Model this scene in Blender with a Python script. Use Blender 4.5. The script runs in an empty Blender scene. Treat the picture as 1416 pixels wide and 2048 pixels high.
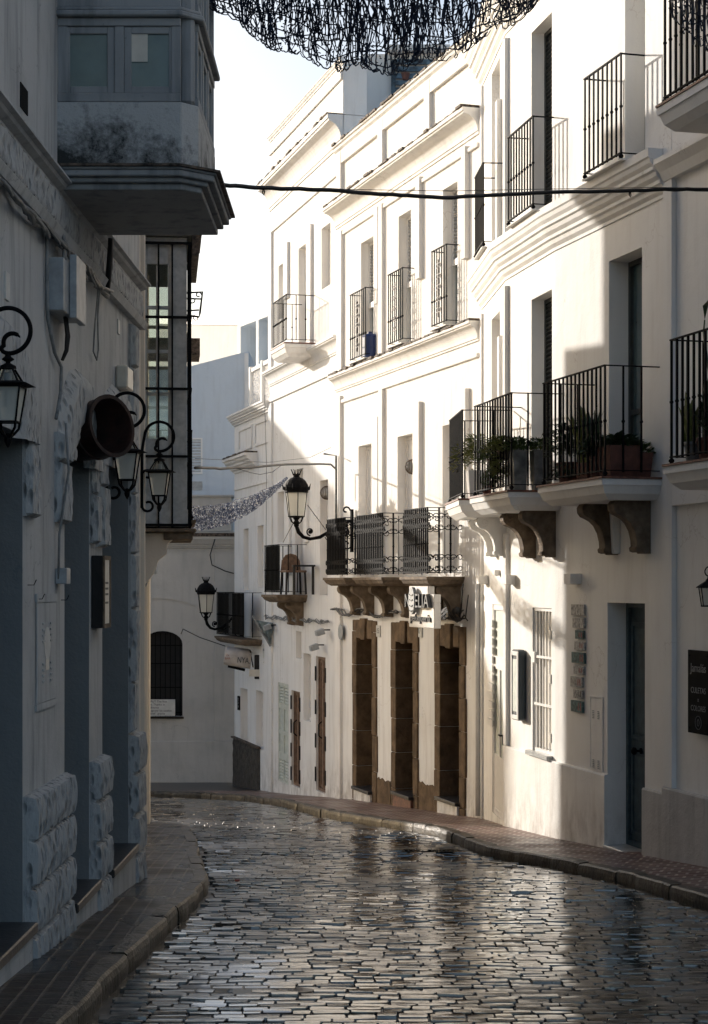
import bpy, math, random
from mathutils import Vector, Matrix, noise
R = math.radians
random.seed(7)
scn = bpy.context.scene
COL = scn.collection
H = 1.6            # eye height above the datum
FPX = 3500.0       # focal length in photo pixels
U0, V0 = 708.0, 1168.0

# ------------------------------------------------------------------ materials
def newmat(name):
    m = bpy.data.materials.new(name); m.use_nodes = True
    nt = m.node_tree; nt.nodes.clear()
    out = nt.nodes.new('ShaderNodeOutputMaterial')
    b = nt.nodes.new('ShaderNodeBsdfPrincipled')
    nt.links.new(b.outputs[0], out.inputs[0])
    return m, nt, b
def nd(nt, t, **k):
    n = nt.nodes.new(t)
    for a, v in k.items(): setattr(n, a, v)
    return n
def mixc(nt, fac, a, b, blend='MIX'):
    n = nt.nodes.new('ShaderNodeMix'); n.data_type = 'RGBA'; n.blend_type = blend
    for i, v in ((0, fac), (6, a), (7, b)):
        if isinstance(v, (float, int)): n.inputs[i].default_value = v
        elif isinstance(v, tuple): n.inputs[i].default_value = (*v, 1)
        else: nt.links.new(v, n.inputs[i])
    return n.outputs[2]
def ramp(nt, src, p0, p1, c0=(0, 0, 0), c1=(1, 1, 1)):
    r = nt.nodes.new('ShaderNodeValToRGB')
    r.color_ramp.elements[0].position = p0; r.color_ramp.elements[1].position = p1
    r.color_ramp.elements[0].color = (*c0, 1); r.color_ramp.elements[1].color = (*c1, 1)
    nt.links.new(src, r.inputs[0]); return r.outputs[0]
def noi(nt, vec, scale, detail=4, rough=.55, dist=0):
    n = nd(nt, 'ShaderNodeTexNoise'); n.inputs['Scale'].default_value = scale
    n.inputs['Detail'].default_value = detail; n.inputs['Roughness'].default_value = rough
    n.inputs['Distortion'].default_value = dist
    nt.links.new(vec, n.inputs['Vector']); return n.outputs[0]
def wpos(nt, scale=(1, 1, 1)):
    g = nd(nt, 'ShaderNodeNewGeometry'); mp = nd(nt, 'ShaderNodeMapping')
    mp.inputs['Scale'].default_value = scale
    nt.links.new(g.outputs['Position'], mp.inputs['Vector']); return mp.outputs[0]
def bump(nt, b, h, strength, dist):
    bp = nd(nt, 'ShaderNodeBump'); bp.inputs['Strength'].default_value = strength
    bp.inputs['Distance'].default_value = dist
    nt.links.new(h, bp.inputs['Height']); nt.links.new(bp.outputs[0], b.inputs['Normal'])

def plaster(name, base, dirt=(.35, .31, .27), amount=.35, rough=.85, bumpd=.012, streak=.5, fine=.25, splash=0):
    m, nt, b = newmat(name)
    p = wpos(nt); ps = wpos(nt, (3.5, 3.5, .35))
    big = noi(nt, p, 1.1, 5, .6)
    st = noi(nt, ps, 2.2, 4, .6)
    sp = noi(nt, p, 22, 4, .7)
    a = ramp(nt, big, .48, .78); s_ = ramp(nt, st, .5, .8); f_ = ramp(nt, sp, .62, .8)
    c = mixc(nt, .0, base, base)
    v1 = nd(nt, 'ShaderNodeMath', operation='MULTIPLY'); nt.links.new(a, v1.inputs[0]); v1.inputs[1].default_value = amount
    v2 = nd(nt, 'ShaderNodeMath', operation='MULTIPLY'); nt.links.new(s_, v2.inputs[0]); v2.inputs[1].default_value = streak * amount
    v3 = nd(nt, 'ShaderNodeMath', operation='MULTIPLY'); nt.links.new(f_, v3.inputs[0]); v3.inputs[1].default_value = fine * amount
    mid = tuple((x + y) / 2 for x, y in zip(base, dirt))
    c = mixc(nt, v1.outputs[0], base, mid)
    c = mixc(nt, v2.outputs[0], c, dirt)
    c = mixc(nt, v3.outputs[0], c, dirt)
    if splash:
        g_ = nd(nt, 'ShaderNodeNewGeometry'); xyz = nd(nt, 'ShaderNodeSeparateXYZ'); nt.links.new(g_.outputs['Position'], xyz.inputs[0])
        hh = nd(nt, 'ShaderNodeMath', operation='MULTIPLY_ADD'); nt.links.new(xyz.outputs[1], hh.inputs[0]); hh.inputs[1].default_value = .068; nt.links.new(xyz.outputs[2], hh.inputs[2])
        mr = nd(nt, 'ShaderNodeMapRange'); nt.links.new(hh.outputs[0], mr.inputs[0]); mr.inputs[1].default_value = .75; mr.inputs[2].default_value = .08; mr.inputs[3].default_value = 0; mr.inputs[4].default_value = 1
        n5 = ramp(nt, noi(nt, wpos(nt, (1, 1, .5)), 6, 6, .7), .40, .70)
        mu = nd(nt, 'ShaderNodeMath', operation='MULTIPLY'); nt.links.new(mr.outputs[0], mu.inputs[0]); nt.links.new(n5, mu.inputs[1])
        mu2 = nd(nt, 'ShaderNodeMath', operation='MULTIPLY'); nt.links.new(mu.outputs[0], mu2.inputs[0]); mu2.inputs[1].default_value = splash
        c = mixc(nt, mu2.outputs[0], c, tuple(x*.6 for x in dirt))
    vo = nd(nt, 'ShaderNodeTexVoronoi'); vo.feature = 'DISTANCE_TO_EDGE'; vo.inputs['Scale'].default_value = .9
    wv = nd(nt, 'ShaderNodeVectorMath', operation='ADD'); nt.links.new(p, wv.inputs[0])
    nz = nd(nt, 'ShaderNodeTexNoise'); nz.inputs['Scale'].default_value = 2.5; nz.inputs['Detail'].default_value = 5; nt.links.new(p, nz.inputs['Vector']); nt.links.new(nz.outputs[1], wv.inputs[1]); nt.links.new(wv.outputs[0], vo.inputs['Vector'])
    ck = ramp(nt, vo.outputs[0], .0, .006, (1, 1, 1), (0, 0, 0)); gate = ramp(nt, noi(nt, p, .8, 2), .56, .62)
    cm = nd(nt, 'ShaderNodeMath', operation='MULTIPLY'); nt.links.new(ck, cm.inputs[0]); nt.links.new(gate, cm.inputs[1])
    cm2 = nd(nt, 'ShaderNodeMath', operation='MULTIPLY'); nt.links.new(cm.outputs[0], cm2.inputs[0]); cm2.inputs[1].default_value = .55
    c = mixc(nt, cm2.outputs[0], c, dirt)
    nt.links.new(c, b.inputs['Base Color'])
    b.inputs['Roughness'].default_value = rough
    b.inputs['Specular IOR Level'].default_value = .25
    h1 = noi(nt, p, 2.3, 3, .5); h2 = noi(nt, p, 45, 3, .6)
    ad = nd(nt, 'ShaderNodeMath', operation='MULTIPLY_ADD'); nt.links.new(h2, ad.inputs[0]); ad.inputs[1].default_value = .12; nt.links.new(h1, ad.inputs[2])
    bump(nt, b, ad.outputs[0], .7, bumpd * 2)
    return m
def simple(name, base, rough=.5, metal=0, var=.25, vscale=9, bumps=0, spec=.5, dark=None):
    m, nt, b = newmat(name)
    p = wpos(nt); n = noi(nt, p, vscale, 5, .6)
    d = dark or tuple(x * (1 - var * 1.6) for x in base)
    c = mixc(nt, ramp(nt, n, .35, .7), d, base)
    nt.links.new(c, b.inputs['Base Color'])
    b.inputs['Roughness'].default_value = rough; b.inputs['Metallic'].default_value = metal
    b.inputs['Specular IOR Level'].default_value = spec
    if bumps: bump(nt, b, noi(nt, p, vscale * 4, 4, .6), .6, bumps)
    return m
def glass(name, tint=(.06, .09, .09), rough=.08):
    m, nt, b = newmat(name)
    p = wpos(nt); n = noi(nt, p, 6, 3, .6)
    c = mixc(nt, n, tint, tuple(x * 2 for x in tint))
    nt.links.new(c, b.inputs['Base Color']); b.inputs['Roughness'].default_value = rough
    b.inputs['Specular IOR Level'].default_value = 1.0
    b.inputs['Coat Weight'].default_value = .6; b.inputs['Coat Roughness'].default_value = .06
    return m
M = {}
M['white_warm'] = plaster('warm_whitewash', (.81, .795, .765), (.48, .43, .38), .30, streak=.8, splash=.55)  # the whitewash's own warm white, with dirt streaks and splashes
M['white_mid'] = plaster('old_whitewash', (.81, .79, .755), (.42, .36, .30), .42, streak=.9, splash=.8)
M['white_far'] = plaster('aged_limewash', (.78, .765, .74), (.40, .35, .30), .42, streak=.9, splash=.6)
M['plinth'] = plaster('rough_grey_plinth', (.50, .485, .465), (.22, .21, .20), .65, bumpd=.03, streak=.7, fine=.9)
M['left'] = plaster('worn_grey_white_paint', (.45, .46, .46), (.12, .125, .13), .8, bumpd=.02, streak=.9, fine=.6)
M['left_reveal'] = plaster('darker_reveal_grey', (.20, .208, .208), (.12, .15, .17), .4, bumpd=.02, streak=.6)  # darker grey than the wall, used inside the doorway reveals
M['left_rough'] = plaster('chipped_stone_paint', (.44, .46, .47), (.10, .11, .12), .7, bumpd=.03, streak=.4, fine=1.2)
def chipped():
    m, nt, b = newmat('chiselled_painted_stone')
    p = wpos(nt, (1, 1, .42)); v = nd(nt, 'ShaderNodeTexVoronoi'); v.inputs['Scale'].default_value = 20; nt.links.new(p, v.inputs['Vector'])
    n = noi(nt, p, 12, 5, .7); n2 = noi(nt, p, 40, 4, .7)
    d = ramp(nt, v.outputs[0], .10, .42)
    c = mixc(nt, d, (.25, .265, .27), (.40, .41, .41)); c = mixc(nt, ramp(nt, n, .5, .75), c, (.17, .175, .18))
    nt.links.new(c, b.inputs['Base Color']); b.inputs['Roughness'].default_value = .85; b.inputs['Specular IOR Level'].default_value = .25
    a = nd(nt, 'ShaderNodeMath', operation='MULTIPLY_ADD'); nt.links.new(n2, a.inputs[0]); a.inputs[1].default_value = .35; nt.links.new(d, a.inputs[2])
    bump(nt, b, a.outputs[0], 1.0, .022); return m
M['left_rough'] = chipped()
M['cream'] = plaster('cream_paint', (.70, .62, .52), (.4, .33, .26), .3)
def moldy(name, base, dark):
    m, nt, b = newmat(name)
    p = wpos(nt); n1 = noi(nt, p, 3.2, 6, .7, .4); n2 = noi(nt, p, 26, 5, .75); n3 = noi(nt, p, 9, 5, .7)
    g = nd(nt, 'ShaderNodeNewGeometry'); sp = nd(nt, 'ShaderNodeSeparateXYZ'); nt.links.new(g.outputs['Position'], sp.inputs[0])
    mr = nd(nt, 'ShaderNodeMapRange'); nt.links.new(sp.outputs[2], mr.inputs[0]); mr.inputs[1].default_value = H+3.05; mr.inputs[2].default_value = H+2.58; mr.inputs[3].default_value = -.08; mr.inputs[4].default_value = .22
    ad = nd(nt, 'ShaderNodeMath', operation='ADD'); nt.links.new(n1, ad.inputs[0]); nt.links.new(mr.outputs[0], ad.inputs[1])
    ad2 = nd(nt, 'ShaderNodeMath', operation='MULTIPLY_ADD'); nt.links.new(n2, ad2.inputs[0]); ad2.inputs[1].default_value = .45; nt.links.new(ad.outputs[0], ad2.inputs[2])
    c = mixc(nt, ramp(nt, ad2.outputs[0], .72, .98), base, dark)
    c = mixc(nt, ramp(nt, n3, .60, .72), c, tuple(x*.45 for x in base))
    nt.links.new(c, b.inputs['Base Color']); b.inputs['Roughness'].default_value = .9; b.inputs['Specular IOR Level'].default_value = .2
    bump(nt, b, n2, .7, .015); return m
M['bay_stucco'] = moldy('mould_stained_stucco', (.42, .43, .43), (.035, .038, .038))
M['bay_wood'] = plaster('peeling_painted_wood', (.30, .31, .315), (.10, .11, .12), .9, bumpd=.01, streak=1.0, fine=.9)
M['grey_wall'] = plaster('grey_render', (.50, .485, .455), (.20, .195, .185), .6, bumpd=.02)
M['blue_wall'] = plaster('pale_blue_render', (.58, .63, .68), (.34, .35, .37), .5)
M['pale_wall'] = plaster('pale_render', (.72, .69, .65), (.45, .40, .36), .4)
M['iron'] = simple('black_wrought_iron', (.006, .006, .007), .7, 0, .3, 30, .002, .1)
M['iron_rust'] = simple('sun_faded_iron', (.06, .045, .035), .6, .2, .5, 30, .002)
M['stone_brown'] = simple('brown_sandstone', (.19, .127, .075), .85, 0, .35, 5, .02, .2)
M['stone_bracket'] = simple('brown_carved_stone', (.22, .165, .115), .8, 0, .35, 9, .012, .25)
M['slate'] = simple('dark_slate_step', (.045, .045, .048), .35, 0, .4, 8, .006)
M['marble'] = simple('marble_step', (.50, .50, .48), .3, 0, .2, 8, .003)
M['wood'] = simple('brown_painted_wood', (.23, .135, .085), .6, 0, .35, 14, .004)
M['wood_dark'] = simple('dark_old_door_wood', (.009, .007, .006), .7, 0, .4, 12, .004)
M['door_blue'] = simple('grey_blue_door_paint', (.075, .11, .12), .45, 0, .3, 10, .003)
M['door_pale'] = simple('pale_green_door_paint', (.60, .64, .58), .45, 0, .15, 8, .002)
M['shutter_dark'] = simple('dark_green_shutter', (.045, .05, .045), .45, 0, .3, 10)
M['shutter_white'] = simple('white_shutter_paint', (.50, .50, .485), .5, 0, .2, 14)
M['white_paint'] = simple('white_metal_paint', (.78, .76, .73), .4, 0, .08, 10)
M['interior'] = simple('dark_room', (.012, .012, .012), .8)
M['glass'] = glass('window_glass'); M['glass_green'] = glass('old_green_glass', (.085, .125, .12), .12)
M['tile_red'] = simple('terracotta_tile', (.24, .10, .065), .6, 0, .4, 18, .003)
M['tile_edge'] = simple('weathered_roof_tile', (.17, .125, .095), .85, 0, .6, 20, .01)
M['terracotta'] = simple('terracotta_pot', (.17, .065, .045), .7, 0, .3, 12, .003)
M['grey_box'] = simple('grey_painted_metal', (.36, .38, .39), .45, 0, .2, 12)
M['pvc'] = simple('off_white_plastic', (.62, .58, .50), .4, 0, .1, 12)
M['cable'] = simple('black_cable', (.012, .012, .013), .5)
M['cable_grey'] = simple('grey_painted_cable', (.25, .26, .26), .6, 0, .3, 15)
M['rust'] = simple('rusty_barrel_metal', (.040, .012, .007), .6, 0, .5, 10, .004)
M['leaf'] = simple('green_leaf', (.10, .17, .035), .45, 0, .5, 20)
M['leaf_dark'] = simple('dark_green_leaf', (.045, .085, .03), .4, 0, .4, 20)
M['leaf_yellow'] = simple('yellow_green_leaf', (.24, .27, .06), .45, 0, .4, 20)
M['chalk'] = simple('chalk_writing', (.35, .35, .34), .9)
M['slateboard'] = simple('blackboard', (.006, .0065, .007), .8, 0, .3, 9, 0, .1)
M['navy'] = simple('navy_painted_case', (.008, .025, .04), .4)
M['ink'] = simple('dark_lettering', (.03, .035, .04), .5)
M['ink_red'] = simple('red_lettering', (.30, .05, .04), .5)
M['paper'] = simple('white_board', (.60, .60, .57), .6, 0, .12, 8)
M['garland'] = simple('blue_black_light_string', (.008, .013, .030), .5, 0, .3, 9, 0, .25)
M['garland_far'] = simple('dark_blue_light_string', (.045, .075, .17), .4)
M['tinsel'] = simple('silver_light_bulb', (.80, .84, .92), .2, 0, .05, 9, 0, 1.0)
M['blue_plastic'] = simple('blue_plastic', (.01, .035, .16), .4)
M['zinc'] = simple('grey_zinc_planter', (.30, .30, .29), .45, .4, .4, 7)
M['stone_dark'] = simple('dark_rough_stone', (.075, .062, .048), .7, 0, .5, 7, .04)
M['wicker'] = simple('woven_lamp_cane', (.12, .08, .05), .7)
M['awning'] = simple('white_awning_cloth', (.56, .51, .46), .8, 0, .2, 6)
M['parasol'] = simple('grey_green_awning_cloth', (.26, .32, .32), .8, 0, .4, 9)

def frosted():
    m, nt, b = newmat('frosted_lamp_glass')
    b.inputs['Base Color'].default_value = (.82, .80, .72, 1)
    b.inputs['Roughness'].default_value = .4
    b.inputs['Transmission Weight'].default_value = .55
    b.inputs['IOR'].default_value = 1.1
    return m
M['frosted'] = frosted()
def clearglass():
    m, nt, b = newmat('clear_thin_glass')
    out = nt.nodes['Material Output'] if 'Material Output' in nt.nodes else None
    tr = nd(nt, 'ShaderNodeBsdfTransparent'); gl = nd(nt, 'ShaderNodeBsdfGlossy'); mx = nd(nt, 'ShaderNodeMixShader')
    tr.inputs[0].default_value = (.80, .83, .81, 1); gl.inputs[1].default_value = .05; mx.inputs[0].default_value = .12
    nt.links.new(tr.outputs[0], mx.inputs[1]); nt.links.new(gl.outputs[0], mx.inputs[2])
    for l in list(nt.links):
        if l.to_node.type == 'OUTPUT_MATERIAL': nt.links.remove(l)
    nt.links.new(mx.outputs[0], [n for n in nt.nodes if n.type == 'OUTPUT_MATERIAL'][0].inputs[0])
    return m
M['clear'] = clearglass()

def cobble_mat():
    m, nt, b = newmat('wet_cobblestone')
    p = wpos(nt)
    at = nd(nt, 'ShaderNodeAttribute', attribute_name='tone')
    n = noi(nt, p, 14, 5, .65); w = noi(nt, p, .75, 4, .6)
    c = mixc(nt, at.outputs['Fac'], (.010, .009, .008), (.12, .095, .070))
    c2 = mixc(nt, .5, c, mixc(nt, ramp(nt, n, .3, .75), (.008, .007, .006), (.09, .075, .057)))
    wet = ramp(nt, w, .42, .62)
    c3 = mixc(nt, wet, c2, mixc(nt, 1.0, c2, (.45, .45, .47), 'MULTIPLY'))
    nt.links.new(c3, b.inputs['Base Color'])
    r1 = nd(nt, 'ShaderNodeMapRange'); nt.links.new(w, r1.inputs[0])
    r1.inputs[1].default_value = .40; r1.inputs[2].default_value = .56; r1.inputs[3].default_value = .34; r1.inputs[4].default_value = .03
    r2 = nd(nt, 'ShaderNodeMath', operation='MULTIPLY_ADD'); nt.links.new(n, r2.inputs[0]); r2.inputs[1].default_value = .10
    nt.links.new(r1.outputs[0], r2.inputs[2]); nt.links.new(r2.outputs[0], b.inputs['Roughness'])
    b.inputs['Specular IOR Level'].default_value = 1.0
    b.inputs['Coat Weight'].default_value = .6; b.inputs['Coat Roughness'].default_value = .06
    bump(nt, b, noi(nt, p, 30, 4, .6), .35, .003)
    return m
M['cobble'] = cobble_mat()
def wetbed():
    m, nt, b = newmat('wet_joint_mortar')
    p = wpos(nt); n = noi(nt, p, 9, 5, .6)
    nt.links.new(mixc(nt, n, (.010, .009, .008), (.035, .030, .025)), b.inputs['Base Color'])
    w = noi(nt, p, 1.3, 3, .5)
    r = nd(nt, 'ShaderNodeMapRange'); nt.links.new(w, r.inputs[0]); r.inputs[1].default_value = .4; r.inputs[2].default_value = .62; r.inputs[3].default_value = .55; r.inputs[4].default_value = .08
    nt.links.new(r.outputs[0], b.inputs['Roughness'])
    bump(nt, b, noi(nt, p, 60, 3, .6), .4, .004)
    return m
M['bed'] = wetbed()
def tiles(name, c1, c2, cj, bw, bh, rough, rot=0, mortar=.012):
    m, nt, b = newmat(name)
    g = nd(nt, 'ShaderNodeNewGeometry'); mp = nd(nt, 'ShaderNodeMapping'); mp.inputs['Rotation'].default_value = (0, 0, rot)
    nt.links.new(g.outputs['Position'], mp.inputs[0])
    br = nd(nt, 'ShaderNodeTexBrick'); nt.links.new(mp.outputs[0], br.inputs['Vector'])
    br.inputs['Scale'].default_value = 1; br.inputs['Brick Width'].default_value = bw; br.inputs['Row Height'].default_value = bh
    br.inputs['Mortar Size'].default_value = mortar; br.inputs['Mortar Smooth'].default_value = .3
    br.inputs['Color1'].default_value = (*c1, 1); br.inputs['Color2'].default_value = (*c2, 1); br.inputs['Mortar'].default_value = (*cj, 1)
    p = wpos(nt); n = noi(nt, p, 5, 5, .65)
    c = mixc(nt, ramp(nt, n, .3, .75), mixc(nt, 1., br.outputs[0], (.45, .42, .4), 'MULTIPLY'), br.outputs[0])
    nt.links.new(c, b.inputs['Base Color'])
    r = nd(nt, 'ShaderNodeMapRange'); nt.links.new(noi(nt, p, 1.6, 3, .5), r.inputs[0]); r.inputs[1].default_value = .35; r.inputs[2].default_value = .65; r.inputs[3].default_value = .55; r.inputs[4].default_value = rough
    nt.links.new(r.outputs[0], b.inputs['Roughness'])
    inv = nd(nt, 'ShaderNodeMath', operation='MULTIPLY_ADD'); nt.links.new(br.outputs[1], inv.inputs[0]); inv.inputs[1].default_value = -1
    n2 = nd(nt, 'ShaderNodeMath', operation='MULTIPLY'); nt.links.new(noi(nt, p, 30, 3, .6), n2.inputs[0]); n2.inputs[1].default_value = .35
    nt.links.new(n2.outputs[0], inv.inputs[2])
    bump(nt, b, inv.outputs[0], .9, .012)
    b.inputs['Specular IOR Level'].default_value = .3
    return m
M['tiles_red'] = tiles('red_pavement_tile', (.20, .095, .08), (.14, .075, .062), (.50, .42, .36), .155, .155, .30, .27, .016)
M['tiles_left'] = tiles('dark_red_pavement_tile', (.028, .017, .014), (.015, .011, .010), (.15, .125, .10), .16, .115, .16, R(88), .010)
M['kerb'] = simple('granite_kerb', (.085, .068, .048), .38, 0, .5, 6, .02, .3)
M['ground'] = simple('earth_ground', (.12, .11, .095), .9, 0, .3, 2, .03)

# ------------------------------------------------------------------ mesh builder
class MB:
    def __init__(s, T=None):
        s.v = []; s.f = []; s.m = []; s.T = T
    def add(s, vs, fs, m=0):
        o = len(s.v)
        s.v.extend([(s.T @ Vector(p)) if s.T else Vector(p) for p in vs])
        for f in fs: s.f.append([o + i for i in f]); s.m.append(m)
    def box(s, x0, x1, y0, y1, z0, z1, m=0):
        s.add([(x0,y0,z0),(x1,y0,z0),(x1,y1,z0),(x0,y1,z0),(x0,y0,z1),(x1,y0,z1),(x1,y1,z1),(x0,y1,z1)],
              [(0,3,2,1),(4,5,6,7),(0,1,5,4),(1,2,6,5),(2,3,7,6),(3,0,4,7)], m)
    def prism(s, pts, a, b, axis='x', m=0):
        """pts 2-D outline extruded from a to b along axis ('x': pts=(y,z); 'y': (x,z); 'z': (x,y))"""
        n = len(pts)
        def P(p, t):
            return {'x': (t, p[0], p[1]), 'y': (p[0], t, p[1]), 'z': (p[0], p[1], t)}[axis]
        s.add([P(p, a) for p in pts] + [P(p, b) for p in pts],
              [list(range(n))[::-1], list(range(n, 2*n))] + [(i, (i+1) % n, n+(i+1) % n, n+i) for i in range(n)], m)
    def tube(s, path, r, seg=6, m=0, closed=False):
        P = [Vector(p) for p in path]; n = len(P)
        rr = r if isinstance(r, (list, tuple)) else [r] * n
        vs = []; up = None
        for i in range(n):
            if closed: t = P[(i+1) % n] - P[i-1]
            else: t = P[min(i+1, n-1)] - P[max(i-1, 0)]
            if t.length < 1e-9: t = Vector((0, 0, 1))
            t.normalize()
            if up is None:
                up = Vector((0, 0, 1)) if abs(t.z) < .9 else Vector((1, 0, 0))
            a = t.cross(up)
            if a.length < 1e-4: a = t.orthogonal()
            a.normalize(); b = a.cross(t); up = b
            for k in range(seg):
                w = 2 * math.pi * k / seg + math.pi / seg
                vs.append(P[i] + (a * math.cos(w) + b * math.sin(w)) * rr[i])
        fs = []
        for i in range(n if closed else n-1):
            j = (i+1) % n
            for k in range(seg):
                l = (k+1) % seg
                fs.append((i*seg+k, i*seg+l, j*seg+l, j*seg+k))
        if not closed:
            fs.append(list(range(seg))[::-1]); fs.append([(n-1)*seg+k for k in range(seg)])
        s.add(vs, fs, m)
    def lathe(s, prof, seg=12, c=(0, 0, 0), m=0, rot=0):
        vs = []; n = len(prof)
        for r, z in prof:
            for k in range(seg):
                a = 2*math.pi*k/seg + rot
                vs.append((c[0] + r*math.cos(a), c[1] + r*math.sin(a), c[2] + z))
        fs = [(i*seg+k, i*seg+(k+1) % seg, (i+1)*seg+(k+1) % seg, (i+1)*seg+k) for i in range(n-1) for k in range(seg)]
        if prof[0][0] > 1e-4: fs.append(list(range(seg))[::-1])
        if prof[-1][0] > 1e-4: fs.append([(n-1)*seg+k for k in range(seg)])
        s.add(vs, fs, m)
    def ball(s, c, r, seg=8, m=0, sz=1):
        s.lathe([(r*math.sin(math.pi*i/5), -r*sz*math.cos(math.pi*i/5)) for i in range(6)], seg, c, m)
    def sweep(s, prof, path, m=0):
        """profile (n,z) swept along world (x,y) path; n grows to the LEFT of travel"""
        P = [Vector((p[0], p[1])) for p in path]; n = len(P); k = len(prof); vs = []
        for i in range(n):
            d0 = (P[i]-P[i-1]).normalized() if i > 0 else (P[1]-P[0]).normalized()
            d1 = (P[i+1]-P[i]).normalized() if i < n-1 else d0
            n0 = Vector((-d0.y, d0.x)); n1 = Vector((-d1.y, d1.x)); nn = (n0+n1).normalized()
            q = nn / max(.3, nn.dot(n0))
            for (a, z) in prof: vs.append((P[i].x + q.x*a, P[i].y + q.y*a, z))
        fs = [(i*k+j, i*k+(j+1) % k, (i+1)*k+(j+1) % k, (i+1)*k+j) for i in range(n-1) for j in range(k)]
        fs.append(list(range(k))); fs.append([(n-1)*k+j for j in range(k)][::-1])
        s.add(vs, fs, m)
    def build(s, name, mats, parent=None, smooth=False, bevel=0, local=False, seg=1):
        me = bpy.data.meshes.new(name)
        T = None
        if parent is not None and not local:
            T = WM[root_of(parent).name].inverted()
        vs = [(T @ p) if T else p for p in s.v]
        me.from_pydata([tuple(p) for p in vs], [], s.f)
        if not isinstance(mats, (list, tuple)): mats = [mats]
        for k in mats: me.materials.append(M[k] if isinstance(k, str) else k)
        if len(mats) > 1: me.polygons.foreach_set('material_index', s.m)
        me.validate()
        import bmesh
        bm = bmesh.new(); bm.from_mesh(me); bmesh.ops.recalc_face_normals(bm, faces=bm.faces); bm.to_mesh(me); bm.free()
        if smooth: me.polygons.foreach_set('use_smooth', [True]*len(me.polygons))
        me.update()
        o = bpy.data.objects.new(name, me); COL.objects.link(o)
        if parent is not None: o.parent = parent
        if bevel:
            b = o.modifiers.new('bevel', 'BEVEL'); b.width = bevel; b.segments = seg; b.limit_method = 'ANGLE'; b.angle_limit = R(40)
        return o
WM = {}
def root_of(o):
    while o.parent: o = o.parent
    return o
def tag(o, label=None, cat=None, group=None, kind=None):
    if label: o['label'] = label
    if cat: o['category'] = cat
    if group: o['group'] = group
    if kind: o['kind'] = kind
    return o
def thing(name, label, cat, loc=(0, 0, 0), rz=0, group=None):
    o = bpy.data.objects.new(name, None); COL.objects.link(o); o.empty_display_size = .1
    o.location = loc; o.rotation_euler = (0, 0, rz)
    WM[o.name] = Matrix.Translation(loc) @ Matrix.Rotation(rz, 4, 'Z')
    return tag(o, label, cat, group)
def center(o):
    """give a top-level mesh an origin at its base"""
    vs = o.data.vertices; c = sum((v.co for v in vs), Vector())/len(vs); c.z = min(v.co.z for v in vs)
    for v in vs: v.co -= c
    o.location = c; return o
def copy_tree(o, parent=None, loc=None, rz=None, label=None, group=None):
    c = o.copy(); COL.objects.link(c); c.parent = parent
    if loc is not None: c.location = loc
    if rz is not None: c.rotation_euler = (0, 0, rz)
    if label: c['label'] = label
    if group: c['group'] = group
    for ch in list(o.children): copy_tree(ch, c)
    return c
FONTCACHE = {}
def text_mb(mb, txt, size, T, depth=.004, m=0, align='CENTER', stretch=1.0):
    """letters lying in the local XY plane of T"""
    cu = bpy.data.curves.new('letters', 'FONT'); cu.body = txt; cu.size = size; cu.extrude = depth; cu.align_x = align; cu.align_y = 'CENTER'
    ob = bpy.data.objects.new('letters', cu); COL.objects.link(ob)
    bpy.context.view_layer.update()
    dg = bpy.context.evaluated_depsgraph_get(); me = ob.evaluated_get(dg).to_mesh()
    S = Matrix.Diagonal((stretch, 1, 1, 1))
    mb.add([T @ S @ v.co for v in me.vertices], [list(p.vertices) for p in me.polygons], m)
    ob.evaluated_get(dg).to_mesh_clear(); bpy.data.objects.remove(ob); bpy.data.curves.remove(cu)

# ------------------------------------------------------------------ facades
class Fac:
    """vertical wall plane: starts at P0, runs along e (unit), outward normal is e turned 90 deg left.  local = (s, n, z)"""
    def __init__(s, p0, p1):
        s.p0 = Vector(p0); s.p1 = Vector(p1); s.e = (s.p1 - s.p0).normalized(); s.n = Vector((-s.e.y, s.e.x)); s.L = (s.p1-s.p0).length
        s.T = Matrix(((s.e.x, s.n.x, 0, s.p0.x), (s.e.y, s.n.y, 0, s.p0.y), (0, 0, 1, 0), (0, 0, 0, 1)))
    def sz(s, u, v, n=0):
        k = (u-U0)/FPX; p = s.p0 + s.n*n
        # p + t e = Y(k,1)
        den = s.e.x - k*s.e.y
        t = (k*p.y - p.x)/den
        Y = p.y + t*s.e.y
        return t, H + (V0-v)/FPX*Y
    def sy(s, Y, n=0):
        return (Y - s.p0.y - s.n.y*n)/s.e.y
    def w(s, a, n, z): return s.T @ Vector((a, n, z))
def hole(fc, u0, u1, vt, vb):
    a, zt = fc.sz(u0, vt); _, zb = fc.sz(u0, vb); b, _ = fc.sz(u1, vt)
    return [min(a, b), max(a, b), zb, zt]
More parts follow.
